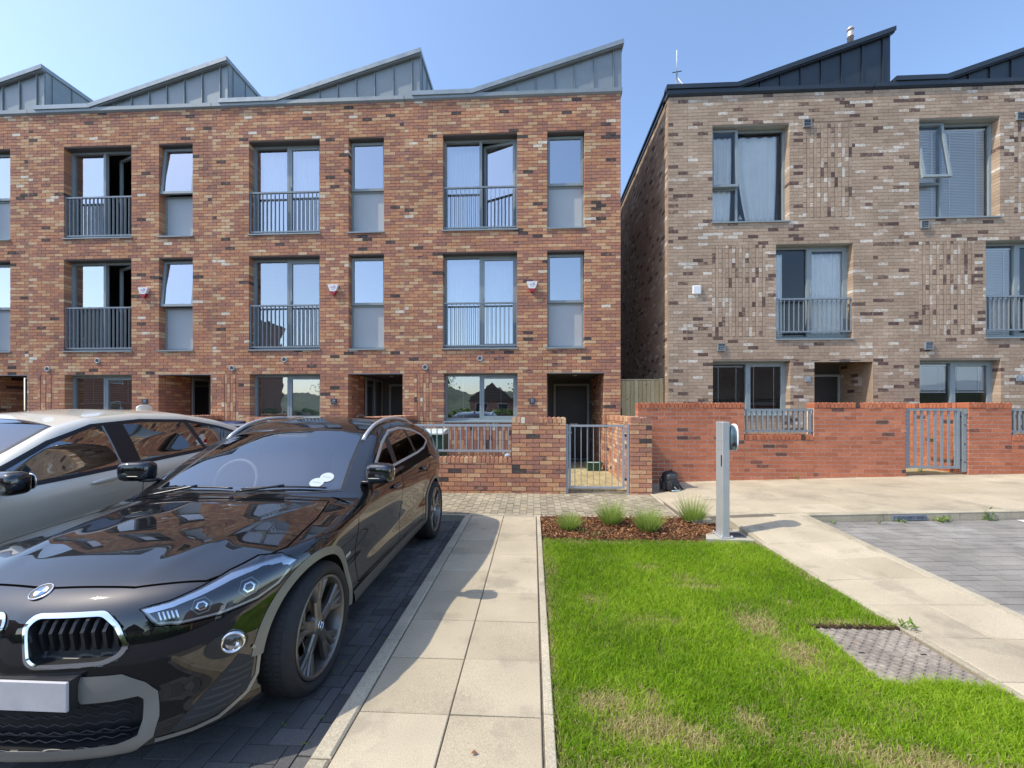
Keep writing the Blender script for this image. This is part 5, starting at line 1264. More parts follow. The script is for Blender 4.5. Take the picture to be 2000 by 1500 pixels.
# seams
c1.line('bonnet_gap', BON, .010, 'top', 'gap_black', b1['bonnet'][0], closed=True)
for k, sg in enumerate((1, -1)):
    fd, rd = b1['front_door'][k], b1['rear_door'][k]
    c1.line('door_gap', [(.62, .925), (.55, .88), (.515, .8), (.51, .6), (.53, .37)], .007, 'side', 'gap_black', fd, sg); c1.line('door_gap', [(1.52, 1.02), (1.51, .7), (1.45, .37)], .007, 'side', 'gap_black', fd, sg)
    c1.line('door_gap', [(2.45, 1.08), (2.42, .85), (2.30, .66), (2.2, .37)], .007, 'side', 'gap_black', rd, sg); c1.line('sill_gap', [(.53, .365), (2.2, .365)], .008, 'side', 'gap_black', fd, sg)
    for d_, (ya, yb_), zz in ((fd, (1.22, 1.42), .885), (rd, (2.10, 2.30), .925)):
        hh = superell('door_handle', (0, (ya + yb_) / 2, zz), (.022, .105, .019), .7, 'paint_black', d_); p = c1.proj([((ya + yb_) / 2, zz)], 'side', sg)[0]; hh.location.x = p[0] + sg * .016
    # glazing: front light, rear light, quarter light with black pillars over the gaps
    s0 = shrink(DLO, .0)
    fan1 = [(.95, 1.031), (1.05, 1.035), (1.46, 1.050), (1.45, 1.275), (1.38, 1.248), (1.08, 1.097)]; fan2 = [(1.55, 1.053), (2.12, 1.083), (2.05, 1.349), (1.95, 1.358), (1.65, 1.341), (1.58, 1.32)]; fan3 = [(2.17, 1.087), (2.45, 1.12), (2.64, 1.185), (2.51, 1.258), (2.30, 1.32), (2.11, 1.345)]
    for fp_, nm in ((fan1, 'side_window'), (fan2, 'side_window'), (fan3, 'quarter_window')): c1.fan(nm, fp_, 'side', 'glass_side' if nm == 'side_window' and fp_ is fan1 else 'glass_tint', car1, sg, off=.001)
    c1.band('door_pillar', [(1.455, 1.05), (1.45, 1.285)], [(1.555, 1.053), (1.585, 1.325)], 'side', 'satin_black', car1, sg, off=.003); c1.band('rear_pillar', [(2.115, 1.083), (2.045, 1.356)], [(2.175, 1.087), (2.115, 1.345)], 'side', 'satin_black', car1, sg, off=.003)
    c1.line('window_trim', DLO, .022, 'side', 'alu_trim', car1, sg, off=.005, closed=True, across=4)
    # wheel-arch cladding
    for yw, a0_, a1_ in ((0, 8, 190), (2.74, -10, 190)):
        an_ = [R(a) for a in np.linspace(a0_, a1_, 40)]
        A = [(yw - .372 * math.cos(a), .345 + .372 * math.sin(a)) for a in an_]; B = [(yw - .420 * math.cos(a), .345 + .420 * math.sin(a)) for a in an_]
        c1.band('arch_cladding', A, B, 'side', 'arch_grey', car1, sg, off=.010, across=5)
        # liner inside the arch
        mb = MB(); o_ = len(mb.v); n_ = len(an_)
        for a in an_:
            pz = c1.proj([(yw - .380 * math.cos(a), .345 + .380 * math.sin(a))], 'side', sg)[0]
            for xx in (min(.92, abs(pz[0]) - .004), .54): mb.v.append((xx * sg, yw - .382 * math.cos(a), .345 + .382 * math.sin(a)))
        for i in range(n_ - 1): mb.f.append((2 * i, 2 * i + 1, 2 * i + 3, 2 * i + 2)); mb.t.append(.5); mb.sm.append(True)
        mb.build('arch_liner', 'satin_black', car1)
    c1.band('sill_cladding', [(.46, .235), (1.3, .235), (2.27, .24)], [(.44, .335), (1.3, .345), (2.29, .345)], 'side', 'sill_grey', car1, sg, off=.010)
    wheel(car1, .925 * sg, 0, .340, .225, .261, sg); wheel(car1, .925 * sg, 2.74, .340, .225, .261, sg)
    # door mirror
    mr = superell('door_mirror', (.955 * sg, .80, 1.072), (.105, .070, .074), .50, 'paint_black', car1, shear=-.02 * sg, taper=0)
    superell('mirror_glass', (.955 * sg, .868, 1.072), (.090, .006, .06), .6, 'chrome', mr)
    superell('mirror_arm', (.875 * sg, .81, 1.005), (.075, .045, .016), .7, 'lamp_black', mr)
    superell('indicator', (.97 * sg, .733, 1.04), (.085, .006, .004), .8, 'frozen_grey', mr)
    # headlamp
    HL = [(-.115, .708), (-.068, .643), (.02, .632), (.16, .636), (.30, .652), (.40, .686), (.50, .765), (.43, .806), (.33, .812), (.20, .788), (.08, .750), (-.02, .722)]
    hl = c1.fan('headlight', HL, 'diag', 'lamp_black', car1, sg, off=.002, c=(.18, .715))
    c1.line('lamp_gap', HL, .012, 'diag', 'gap_black', hl, sg, off=.002, closed=True)
    c1.band('chrome_brow', [(-.110, .707), (-.02, .720), (.08, .747), (.20, .784), (.33, .808), (.43, .802), (.495, .766)], [(-.095, .690), (-.01, .702), (.085, .724), (.20, .756), (.33, .778), (.40, .776), (.45, .752)], 'diag', 'reflector', hl, sg, off=.004, across=3)
    c1.band('chrome_lip', [(-.108, .705), (-.064, .647), (.02, .636), (.16, .640), (.30, .656), (.40, .690), (.46, .738)], [(-.098, .703), (-.058, .655), (.02, .645), (.16, .649), (.296, .665), (.39, .697), (.445, .738)], 'diag', 'alu_trim', hl, sg, off=.005, across=2)
    for uc, zc, r0 in ((.085, .688, .032), (.265, .716, .038)):
        hexo = [(uc + r0 * 1.15 * math.cos(R(60 * k + 10)), zc + r0 * math.sin(R(60 * k + 10))) for k in range(6)]
        c1.fan('projector_lens', [(uc + (x_ - uc) * .6, zc + (z_ - zc) * .6) for x_, z_ in hexo], 'diag', 'chrome', hl, sg, off=.0035, rings=3); c1.fan('projector_core', [(uc + (x_ - uc) * .42, zc + (z_ - zc) * .42) for x_, z_ in hexo], 'diag', 'lamp_black', hl, sg, off=.0045, rings=3)
        c1.line('running_light', hexo, .0045, 'diag', 'panel_grey', hl, sg, off=.005, closed=True)
    for k in range(5): c1.line('reflector_rib', [(-.050 + .014 * k, .660), (-.058 + .014 * k, .690)], .006, 'diag', 'reflector', hl, sg, off=.005)
    c1.fan('lens', shrink(HL, .002), 'diag', 'lens_clear', hl, sg, off=.009, c=(.18, .715))
    # fog lamp in its pocket
    pc = (.197, .505)
    pk = c1.fan('fog_pocket', [(pc[0] - .025 + .085 * math.cos(R(a)), pc[1] - .008 + .052 * math.sin(R(a))) for a in range(0, 360, 15)], 'diag', 'satin_black', car1, sg, off=.002)
    fgp = c1.proj([pc], 'diag', sg)[0]; cc = math.sqrt(.5)
    fo = MB().lathe([(.046, .012), (.050, -.010), (.044, -.020), (.037, -.016), (.036, -.004), (.0, .006)], (0, 0, 0), 'y', 28).build('fog_lamp', 'chrome', car1, loc=tuple(fgp)); fo.rotation_euler = (0, 0, sg * R(28))
    MB().lathe([(0, -.021), (.018, -.019), (.036, -.010)], (0, 0, 0), 'y', 24).build('lens', 'lens_clear', fo)
    c1.fan('intake_mesh', [(-.03, .205), (.12, .215), (.262, .275), (.282, .40), (.22, .44), (.13, .36)], 'diag', 'seat_dark', car1, sg, off=.002)
    me_ = [(-.01, .255), (.13, .268), (.265, .338), (.272, .42)]
    for k in range(1, 7):
        t = k / 7; zz = lerp(.215, .41, t)
        ua = lerp(-.01, .20, t); ub = min(.275, lerp(.14, .34, t))
        if ub - ua > .03: c1.line('mesh_rib', [(ua + .005, zz), ((ua + ub) / 2, zz - .006), (ub, zz)], .009, 'diag', 'mesh_grey', car1, sg, off=.010)
    c1.line('intake_lip', [(-.07, .186), (.05, .188), (.14, .200), (.25, .255), (.292, .315), (.302, .40), (.292, .435), (.27, .452)], .016, 'diag', 'frozen_grey', car1, sg, off=.008, across=4)
    # kidney: chrome surround, slats standing in the dark opening
    K = [(x_ * sg, z_) for x_, z_ in KID]; Ko = [(sg * (.24 + (x_ - .24) * 1.055), .613 + (z_ - .613) * 1.11) for x_, z_ in KID]; Ki = [(sg * (.24 + (x_ - .24) * .965), .613 + (z_ - .613) * .92) for x_, z_ in KID]
    gk = c1.band('grille_surround', Ko, Ki, 'front', 'chrome', car1, 1, off=.012, across=6, closed=True)
    back = MB()
    for k in range(8):
        xx = .098 + .040 * k; zt_ = .688 - .7 * max(0, xx - .33); zb_ = .536 + .5 * max(0, xx - .37)
        yb_ = c1.proj([(xx * sg, .62)], 'front')[0][1] + .022
        pr_ = [(yb_ + .03, zt_), (yb_ + .012, zt_ - .02), (yb_ - .004, .635), (yb_ + .006, zb_ + .03), (yb_ + .035, zb_), (yb_ + .06, zb_), (yb_ + .06, zt_)]
        MB().prism(pr_, (xx - .0075) * sg, (xx + .0075) * sg, 'x').build('grille_slat', 'satin_black', gk, fix=True)
# front centre pieces
yb_ = c1.proj([(0, .43)], 'front')[0][1]
MB().bbox(-.295, .295, yb_ - .022, yb_ - .010, .372, .488, .003).build('number_plate', 'plate_blur', car1)
MB().box(-.298, .298, yb_ - .0105, yb_ + .05, .369, .491).build('plate_holder', 'satin_black', car1)
OUT = [(-.555, .28), (-.548, .385), (-.512, .430), (-.437, .476), (0, .488), (.437, .476), (.512, .430), (.548, .385), (.555, .28), (.540, .205), (.47, .150), (.25, .138), (0, .136), (-.25, .138), (-.47, .150), (-.540, .205)]
INN = [(-.505, .28), (-.504, .362), (-.488, .378), (-.40, .372), (0, .374), (.40, .372), (.488, .378), (.504, .362), (.505, .28), (.492, .222), (.43, .202), (.25, .200), (0, .200), (-.25, .200), (-.43, .202), (-.492, .222)]
c1.band('bumper_frame', OUT, INN, 'front', 'frozen_grey', car1, 1, off=.010, across=5, closed=True)
for r_ in range(5):                                     # honeycomb of the lower intake
    zz = .215 + .030 * r_; mb = MB(); pts = []
    for i in range(31):
        xx = -.45 + .03 * i; pts.append((xx, c1.F0(zz) + c1.PF(abs(xx)) + .03, zz + (.006 if i % 2 else -.006)))
    MB().tube(pts, .0035, 5).build('mesh_rib', 'satin_black', car1)
bd = c1.proj([(0, .768)], 'front')[0]; nb = c1.normal(np.array([bd]))[0]
bg_ = roundel(car1, (bd[0], bd[1] - .001, bd[2]), .041); bg_.rotation_euler = (-math.atan2(nb[2], -nb[1]), 0, 0)
# screen, wipers, roof
wsg = c1.fan('windscreen', WS, 'top', 'glass_screen', car1, off=.002, rings=14, c=(0, 1.0))
c1.band('screen_border', WS, shrink(WS, .030), 'top', 'satin_black', wsg, off=.004, across=3, closed=True)
for (x_, y_, r_) in ((.545, .80, .05), (.500, .735, .05)):
    c1.fan('sticker', [(x_ + r_ * math.cos(a), y_ + r_ * .95 * math.sin(a)) for a in np.linspace(0, 6.283, 18)[:-1]], 'top', 'sticker', wsg, off=.006, rings=3)
    c1.line('sticker_print', [(x_ - .03, y_), (x_ + .03, y_)], .008, 'top', 'sticker_ink', wsg, off=.008)
for a, b in (((.02, .60), (.60, .685)), ((-.62, .66), (-.05, .605))):
    p = c1.proj(densify([a, b], .04, False), 'top') ; p = p + np.array([0, -.004, .016]); MB().tube([tuple(v) for v in p], .007, 6).build('wiper', 'lamp_black', car1)
    q = c1.proj(densify([((a[0] + b[0]) / 2, (a[1] + b[1]) / 2 - .0), (a[0] - .0, .545)], .04, False), 'top'); q = q + np.array([0, -.004, .026]); MB().tube([tuple(v) for v in q], .009, 6).build('wiper_arm', 'lamp_black', car1)
for sg in (1, -1):
    yy_ = np.linspace(1.30, 2.85, 24); q = c1.proj([(.615 * sg - .02 * sg * max(0, (t - 2.3)), t) for t in yy_], 'top'); up = .030 * np.sin(np.clip((yy_ - 1.30) / 1.55, 0, 1) * math.pi) ** .35; q[:, 2] += up - .004
    MB().tube([tuple(v) for v in q], .017, 10).build('roof_rail', 'alu_trim', car1)
    c1.fan('tail_light', [(3.05, 1.03), (3.30, 1.05), (3.42, .98), (3.40, .90), (3.2, .91)], 'side', 'tail_red', car1, sg, off=.006)
    c1.line('fender_badge', [(.34, .60), (.42, .605)], .022, 'side', 'alu_trim', car1, sg, off=.004)
superell('roof_aerial', (0, 2.72, 1.455), (.028, .09, .035), .9, 'paint_black', car1)
# cabin
MB().bbox(-.72, .72, .62, 1.0, .62, .93, .05).build('dashboard', 'dash_dark', car1)
for x_ in (-.36, .36): seat(car1, x_, 1.45, 'seat_pale')
seat(car1, 0, 2.3, 'seat_dark', .6)
mb = MB(); pts = [(-.36 + .18 * math.cos(a), 1.06 + .18 * .35 * math.sin(a), .95 + .18 * .94 * math.sin(a)) for a in np.linspace(0, 2 * math.pi, 33)]; mb.tube(pts, .015, 8, cap=False); mb.build('steering_wheel', 'seat_pale', car1)
MB().bbox(-.14, .14, 1.27, 1.30, 1.27, 1.325, .012).build('rear_mirror', 'dash_dark', car1)

# ---------------- silver fastback in the next bay
C2 = dict(wb=2.92, hub=.345, arch=.375, cabend=3.3, wscurve=.13, rise=.070, ridge=False, k1=.06, tsig=.035,
    top=[(-.95, .50), (-.80, .68), (-.65, .80), (-.4, .90), (0, .965), (.22, 1.0), (.36, 1.03), (.48, 1.08), (.85, 1.275), (1.2, 1.44), (1.5, 1.515), (1.95, 1.555), (2.45, 1.55), (2.9, 1.49), (3.3, 1.38), (3.6, 1.25), (3.85, 1.13), (3.98, 1.07), (4.2, 1.02)],
    crown=[(-.8, .09), (.3, .07), (.6, .04), (1.4, .04), (1.7, .055), (3, .065), (4, .07)],
    plan=[(-.9, .82), (-.5, .90), (0, .935), (.5, .935), (1.5, .94), (2.3, .945), (2.92, .945), (3.4, .90), (3.9, .82)],
    section=[(0, -.09), (.2, -.03), (.3, -.005), (.45, -.02), (.62, -.02), (.75, 0), (.86, .0), (.915, -.012), (.95, -.045), (.99, -.072), (1.2, -.165), (1.36, -.25), (1.5, -.34), (1.7, -.46)],
    front=[(0, -.5), (.15, -.7), (.25, -.78), (.45, -.79), (.6, -.77), (.75, -.7), (.88, -.5), (1, -.2)], fplan=[(0, 0), (.3, .03), (.55, .11), (.75, .28), (.9, .6), (1.0, .9)],
    rear=[(0, 3.9), (.3, 3.98), (.6, 4.02), (.95, 3.98), (1.15, 3.9)], rplan=[(0, 0), (.4, .03), (.65, .10), (.8, .22), (.94, .5)], bottom=[(-.9, .18), (0, .2), (3, .2), (4, .3)])
c2 = Car(C2)
car2 = thing('parked_car', (-4.50, 1.93, BAY_L + .002), 'champagne silver fastback car parked left of the black car', 'car')
DLO2 = [(.56, .985), (1.2, 1.022), (1.75, 1.060), (2.4, 1.105), (2.95, 1.15), (3.22, 1.195), (3.10, 1.27), (2.85, 1.345), (2.45, 1.425), (1.95, 1.442), (1.50, 1.408), (1.14, 1.292), (.82, 1.136)]
WS2 = [(-.72, .60), (-.4, .495), (0, .455), (.4, .495), (.72, .60), (.68, .94), (.62, 1.27), (.3, 1.325), (0, 1.34), (-.3, 1.325), (-.62, 1.27), (-.68, .94)]
DF2 = [(.45, .3), (1.62, .3), (1.70, .75), (1.68, 1.5), (.8, 1.5), (.45, 1.0)]; DR2 = [(1.63, .3), (2.42, .3), (2.56, .6), (2.75, .95), (2.6, 1.5), (1.69, 1.5), (1.71, .75)]
reg2 = [('bonnet', lambda c, n: (n[:, 2] > .5) & (np.abs(c[:, 0]) < .74) & (c[:, 1] > -.6) & (c[:, 1] < .36) & (c[:, 2] < 1.05))]
for sg in (1, -1):
    reg2.append(('front_door', lambda c, n, sg=sg: (c[:, 0] * sg > .5) & (np.abs(n[:, 0]) > .3) & inp(c[:, 1], c[:, 2], DF2))); reg2.append(('rear_door', lambda c, n, sg=sg: (c[:, 0] * sg > .5) & (np.abs(n[:, 0]) > .3) & inp(c[:, 1], c[:, 2], DR2)))
b2 = body_mesh(c2, car2, 'paint_silver', .0175, reg2, [('side', shrink(DLO2, .012), 1), ('side', shrink(DLO2, .012), -1), ('top', shrink(WS2, .012), 0)], (-1.02, -.92, .12), (1.02, 4.12, 1.64))
for k, sg in enumerate((1, -1)):
    fd, rd = b2['front_door'][k], b2['rear_door'][k]
    c2.line('door_gap', [(1.695, 1.06), (1.74, .93), (1.73, .8), (1.66, .32)], .008, 'side', 'gap_black', fd, sg); c2.line('door_gap', [(.56, .97), (.50, .9), (.47, .6), (.5, .32)], .008, 'side', 'gap_black', fd, sg); c2.line('door_gap', [(2.80, 1.13), (2.74, .9), (2.58, .66), (2.44, .32)], .008, 'side', 'gap_black', rd, sg)
    c2.line('side_crease', [(.1, .80), (1.2, .835), (2.4, .885), (3.4, .93)], .006, 'side', 'paint_silver', fd, sg, off=.004)
    for d_, yc, zz in ((fd, 1.42, .965), (rd, 2.42, 1.02)):
        p = c2.proj([(yc, zz)], 'side', sg)[0]
        hc = c2.fan('handle_recess', [(yc + .150 * math.cos(a), zz + .050 * math.sin(a) + .014 * math.cos(a)) for a in np.linspace(0, 6.283, 25)[:-1]], 'side', 'satin_silver' if 'satin_silver' in MATS else 'paint_silver', d_, sg, off=-.006)
        hh = superell('door_handle', (0, 0, 0), (.020, .135, .020), .75, 'paint_silver', d_); hh.location = (p[0] + sg * .020, yc, zz); hh.rotation_euler = (R(5), 0, 0)
    f1 = [(.58, .99), (1.2, 1.026), (1.62, 1.054), (1.60, 1.412), (1.50, 1.404), (1.14, 1.288), (.82, 1.132)]; f2 = [(1.78, 1.064), (2.4, 1.108), (2.52, 1.117), (2.40, 1.42), (1.95, 1.438), (1.76, 1.424)]; f3 = [(2.56, 1.12), (2.95, 1.152), (3.20, 1.195), (3.09, 1.266), (2.85, 1.34), (2.46, 1.42)]
    c2.fan('side_window', f1, 'side', 'glass_side', car2, sg, off=.001); c2.fan('side_window', f2, 'side', 'glass_tint', car2, sg, off=.001); c2.fan('quarter_window', f3, 'side', 'glass_tint', car2, sg, off=.001)
    c2.band('door_pillar', [(1.61, 1.05), (1.59, 1.415)], [(1.79, 1.064), (1.77, 1.43)], 'side', 'lamp_black', car2, sg, off=.003); c2.band('rear_pillar', [(2.515, 1.116), (2.395, 1.43)], [(2.565, 1.12), (2.465, 1.42)], 'side', 'satin_black', car2, sg, off=.003)
    c2.line('pillar_trim', [(2.80, 1.15), (2.70, 1.36)], .012, 'side', 'rail_grey', car2, sg, off=.004); c2.line('pillar_trim', [(1.60, 1.06), (1.585, 1.405)], .014, 'side', 'rail_grey', car2, sg, off=.005)
    c2.line('window_trim', DLO2, .030, 'side', 'lamp_black', car2, sg, off=.005, closed=True, across=4)
    for yw in (0, 2.92):
        an_ = [R(a) for a in np.linspace(-15, 195, 40)]; c2.band('arch_lip', [(yw - .368 * math.cos(a), .345 + .368 * math.sin(a)) for a in an_], [(yw - .395 * math.cos(a), .345 + .395 * math.sin(a)) for a in an_], 'side', 'paint_silver', car2, sg, off=.006)
        wheel(car2, .945 * sg, yw, .345, .235, .247, sg)
    mr = superell('door_mirror', (1.03 * sg, .68, 1.06), (.125, .080, .078), .52, 'paint_black', car2, shear=-.02 * sg)
    superell('mirror_glass', (1.03 * sg, .755, 1.06), (.105, .008, .06), .6, 'chrome', mr); superell('mirror_arm', (.91 * sg, .70, .99), (.08, .05, .018), .7, 'lamp_black', mr)
    c2.line('roof_joint', [(.60 * sg, 1.5), (.60 * sg, 2.2), (.57 * sg, 3.0)], .010, 'top', 'paint_silver', car2, off=.002)
    c2.fan('headlight', [(-.1, .74), (.0, .66), (.3, .70), (.42, .78), (.2, .80)], 'diag', 'lens_clear', car2, sg, off=.004)
w2g = c2.fan('windscreen', WS2, 'top', 'glass_screen', car2, off=.002, rings=12, c=(0, .9)); c2.band('screen_border', WS2, shrink(WS2, .03), 'top', 'satin_black', w2g, off=.004, closed=True)
superell('roof_aerial', (0, 2.72, 1.56), (.03, .10, .045), .9, 'paint_silver', car2, taper=0)
MB().bbox(-.74, .74, .58, 1.0, .62, .96, .05).build('dashboard', 'dash_dark', car2)
for x_ in (-.37, .37): seat(car2, x_, 1.62)
seat(car2, 0, 2.55, 'seat_dark', .62)
MB().tube([(-.37 + .18 * math.cos(a), 1.25 + .06 * math.sin(a), .98 + .17 * math.sin(a)) for a in np.linspace(0, 6.283, 33)], .015, 8, cap=False).build('steering_wheel', 'seat_dark', car2)
# ================================================================== SMALL THINGS
m, n, out = newmat('leaf')
at = N(n, 'ShaderNodeAttribute', attribute_name='tone')
r = ramp(n, [(0.0, (0.05, 0.10, 0.02)), (0.4, (0.17, 0.29, 0.05)), (0.75, (0.36, 0.47, 0.09)), (1.0, (0.56, 0.60, 0.24))]); L(n, at.outputs['Fac'], r.inputs[0])
df = N(n, 'ShaderNodeBsdfPrincipled', Roughness=0.55); tr = N(n, 'ShaderNodeBsdfTranslucent'); L(n, r.outputs[0], df.inputs['Base Color']); L(n, r.outputs[0], tr.inputs[0])
mx = N(n, 'ShaderNodeMixShader'); mx.inputs[0].default_value = 0.4; L(n, df.outputs[0], mx.inputs[1]); L(n, tr.outputs[0], mx.inputs[2]); L(n, mx.outputs[0], out.inputs[0])
def stalks(nb, r0, h0, h1, spread, wd_, seed, tone=(.3, .8), segs=4, curl=.3):
    """tuft of thin bending blades from one root"""
    g = np.random.default_rng(seed); V = []; F = []; T = []
    for i in range(nb):
        a = g.random() * 2 * np.pi; rr = r0 * math.sqrt(g.random()); h = g.uniform(h0, h1); s_ = spread * (rr / max(r0, 1e-6)) * g.uniform(.6, 1.3)
        bx, by = rr * math.cos(a), rr * math.sin(a); da = a + g.normal(0, .4); wa = g.random() * np.pi; t_ = g.uniform(*tone); o = len(V)
        for k in range(segs + 1):
            q = k / segs; w2 = wd_ * (1 - q * .75) * .5; x = bx + math.cos(da) * s_ * h * (q + curl * q * q); y_ = by + math.sin(da) * s_ * h * (q + curl * q * q); z = h * (q - .18 * curl * s_ * q * q)
            V.append((x - math.cos(wa) * w2, y_ - math.sin(wa) * w2, z)); V.append((x + math.cos(wa) * w2, y_ + math.sin(wa) * w2, z))
        for k in range(segs): F.append((o + 2 * k, o + 2 * k + 1, o + 2 * k + 3, o + 2 * k + 2)); T.append(t_ * (.75 + .25 * k / segs))
    return np.array(V), np.array(F), np.array(T)
def leafy(nl, r0, h, ln, wd_, seed, tone=(.25, .6)):
    """rosette of small pointed leaves on short stems"""
    g = np.random.default_rng(seed); V = []; F = []; T = []
    for i in range(nl):
        a = g.random() * 6.283; el = g.uniform(.15, 1.2); b = np.array([g.normal(0, r0 * .5), g.normal(0, r0 * .5), g.uniform(0, h)]); d = np.array([math.cos(a) * math.cos(el), math.sin(a) * math.cos(el), math.sin(el)])
        sd_ = np.cross(d, (0, 0, 1)); sd_ /= np.linalg.norm(sd_) + 1e-6; L_ = ln * g.uniform(.6, 1.2); w2 = wd_ * g.uniform(.6, 1.1) / 2; o = len(V)
        V += [b, b + d * L_ * .4 + sd_ * w2, b + d * L_ * .9 - np.array([0, 0, L_ * .15]), b + d * L_ * .4 - sd_ * w2]; F.append((o, o + 1, o + 2, o + 3)); T.append(g.uniform(*tone))
    return np.array(V), np.array(F), np.array(T)
PL = [(0.44, 5.16, .74, 'leftmost lavender clump in the bark bed'), (1.0, 5.44, .92, 'second lavender clump from the left in the bark bed, set towards the back'),
      (1.39, 5.16, .88, 'lavender clump in the middle of the bark bed nearest the lawn'), (2.08, 5.60, 1.02, 'tall lavender clump at the right end of the bark bed by the post')]
for i, (x, y, s_, lab) in enumerate(PL):
    t = thing('lavender_plant', (x, y, -.005), lab, 'plant', 'lavender clumps in the bark bed')
    V, F, T = stalks([520, 760, 900, 480][i], .10 * s_, .09 * s_, .29 * s_, [.75, .6, .62, .5][i], .006, 40 + i, (.6, 1.0)); link('foliage', fastmesh('foliage', V, F, T), 'leaf', t)
    V, F, T = stalks(130, .07 * s_, .26 * s_, (.42 if i else .33) * s_, .5, .0045, 60 + i, (.7, 1.0), curl=.15); link('flower_stalks', fastmesh('flower_stalks', V, F, T), 'leaf', t)
    V, F, T = stalks(140, .10 * s_, .05 * s_, .12 * s_, 1.1, .004, 80 + i, (.0, .3)); link('woody_base', fastmesh('woody_base', V, F, T), 'bark', t)
WEEDS = [(0.58, 5.06, .0, .05, .05, 26, 'small green seedling in the bark in front of the leftmost lavender'), (0.74, 4.90, .0, .04, .04, 18, 'tiny green seedling at the grass edge of the bark bed'),
         (4.56, 5.46, .05, .05, .07, 16, 'weed leaning over the street name plate on the kerb'), (5.02, 5.45, .055, .06, .10, 22, 'broad-leaved weed at the kerb right of the street name plate'), (5.12, 5.46, .06, .09, .08, 18, 'upright leafy weed beside the broad-leaved kerb weed'),
         (5.62, 5.47, .07, .20, .09, 26, 'tall reddish weed standing against the kerb at the right'), (3.72, 5.43, .03, .03, .06, 14, 'small weed at the inner corner of the right-hand parking bay'), (4.28, 5.42, .04, .03, .05, 12, 'small weed at the kerb left of the street name plate'),
         (4.85, 7.98, .185, .09, .04, 20, 'wispy weed at the foot of the long red wall'), (7.55, 8.55, .26, .06, .07, 22, 'green weed on the path behind the slatted gate'), (2.50, 2.95, .01, .02, .06, 20, 'grass tuft spilling over the path edge by the inspection cover'),
         (-.95, 7.17, .03, .02, .04, 10, 'small weed at the foot of the stepped garden wall'), (.48, 7.17, .03, .02, .05, 12, 'small weed beside the latch post of the barred gate')]
for i, (x, y, z, h, ln, nl, lab) in enumerate(WEEDS):
    V, F, T = leafy(nl, .05, h, ln, ln * .35, 200 + i); o = link('weed', fastmesh('weed', V, F, T), 'leaf', None, (x, y, z)); tag(o, lab, 'weed', 'weeds')
    V, F, T = stalks(4, .012, h * .7 + .01, h + .03, .4, .004, 300 + i, (.2, .4)); link('stems', fastmesh('stems', V, F, T), 'leaf', o)
# moss and weeds in the joints of the parking bay: uncountable
V, F, T = [], [], []; o = 0
for k in range(60):
    x, y = random.uniform(-1.4, -.97), random.uniform(1.3, 5.4); v, f, t = leafy(7, .014, .005, .016, .008, 500 + k); V.append(v + np.array([x, y, BAY_L])); F.append(f + o); T.append(t); o += len(v)
link('joint_moss', fastmesh('joint_moss', np.concatenate(V), np.concatenate(F), np.concatenate(T)), 'leaf', None, kind='stuff', label='moss sprigs in the joints beside the black car', cat='moss')

# ---- charging post on its concrete pad
plain('post_steel', (.46, .475, .48), .42, .35, var=.06, vscale=6); plain('charger_shell', (.10, .155, .17), .18, .2, coat=.8); plain('concrete_pad', (.42, .39, .32), .9, var=.15, vscale=8, bmp=.5)
pt_ = thing('charging_post', (2.195, 4.98, 0.02), 'slim grey steel charging post at the corner of the bark bed', 'charging post')
q = [(-.04, -.09), (.04, -.09), (.04, .09), (-.04, .09)]
MB().bbox(-.04, .04, -.09, .09, .006, 1.31, .006).build('post', 'post_steel', pt_)
MB().bbox(-.075, .075, -.125, .125, -.008, .006, .003).build('base_plate', 'post_steel', pt_)
for x, y in ((-.058, -.108), (.058, -.108), (.058, .108), (-.058, .108)): MB().lathe([(0, .02), (.010, .02), (.010, .006)], (x, y, 0), 'z', 8).build('anchor_bolt', 'steel', pt_)
for z in (1.285, 1.09, .99):
    for y in (-.055, .015): MB().lathe([(0, -.0415), (.005, -.0415), (.006, -.039)], (0, y, z), 'x', 10).build('screw', 'black_plastic', pt_)
MB().bbox(-.0425, -.038, -.075, -.045, .80, .93, .002).build('lock_slot', 'black_plastic', pt_)
ch = superell('charger', (.085, 0, 1.125), (.050, .10, .150), .72, 'charger_shell', pt_, taper=-.0)
superell('charger_rim', (.128, 0, 1.130), (.012, .108, .158), .72, 'white_plastic', ch); superell('socket', (.085, -.095, 1.06), (.025, .012, .028), .9, 'black_plastic', ch)
MB().add([(1.95, 4.83, .012), (2.47, 4.80, .012), (2.47, 5.24, .014), (2.30, 5.26, .014), (2.02, 5.02, .012), (1.95, 4.83, -.06), (2.47, 4.80, -.06), (2.47, 5.24, -.06), (2.30, 5.26, -.06), (2.02, 5.02, -.06)],
         [(0, 1, 2, 3, 4)] + [(i, 5 + i, 5 + (i + 1) % 5, (i + 1) % 5) for i in range(5)]).build('post_footing', 'concrete_pad', None, fix=True, kind='structure')
MB().bbox(2.29, 2.43, 4.90, 5.08, .012, .022, .003).build('duct_cover', 'slate_plate', None, label='small dark duct cover at the foot of the charging post', cat='cover')

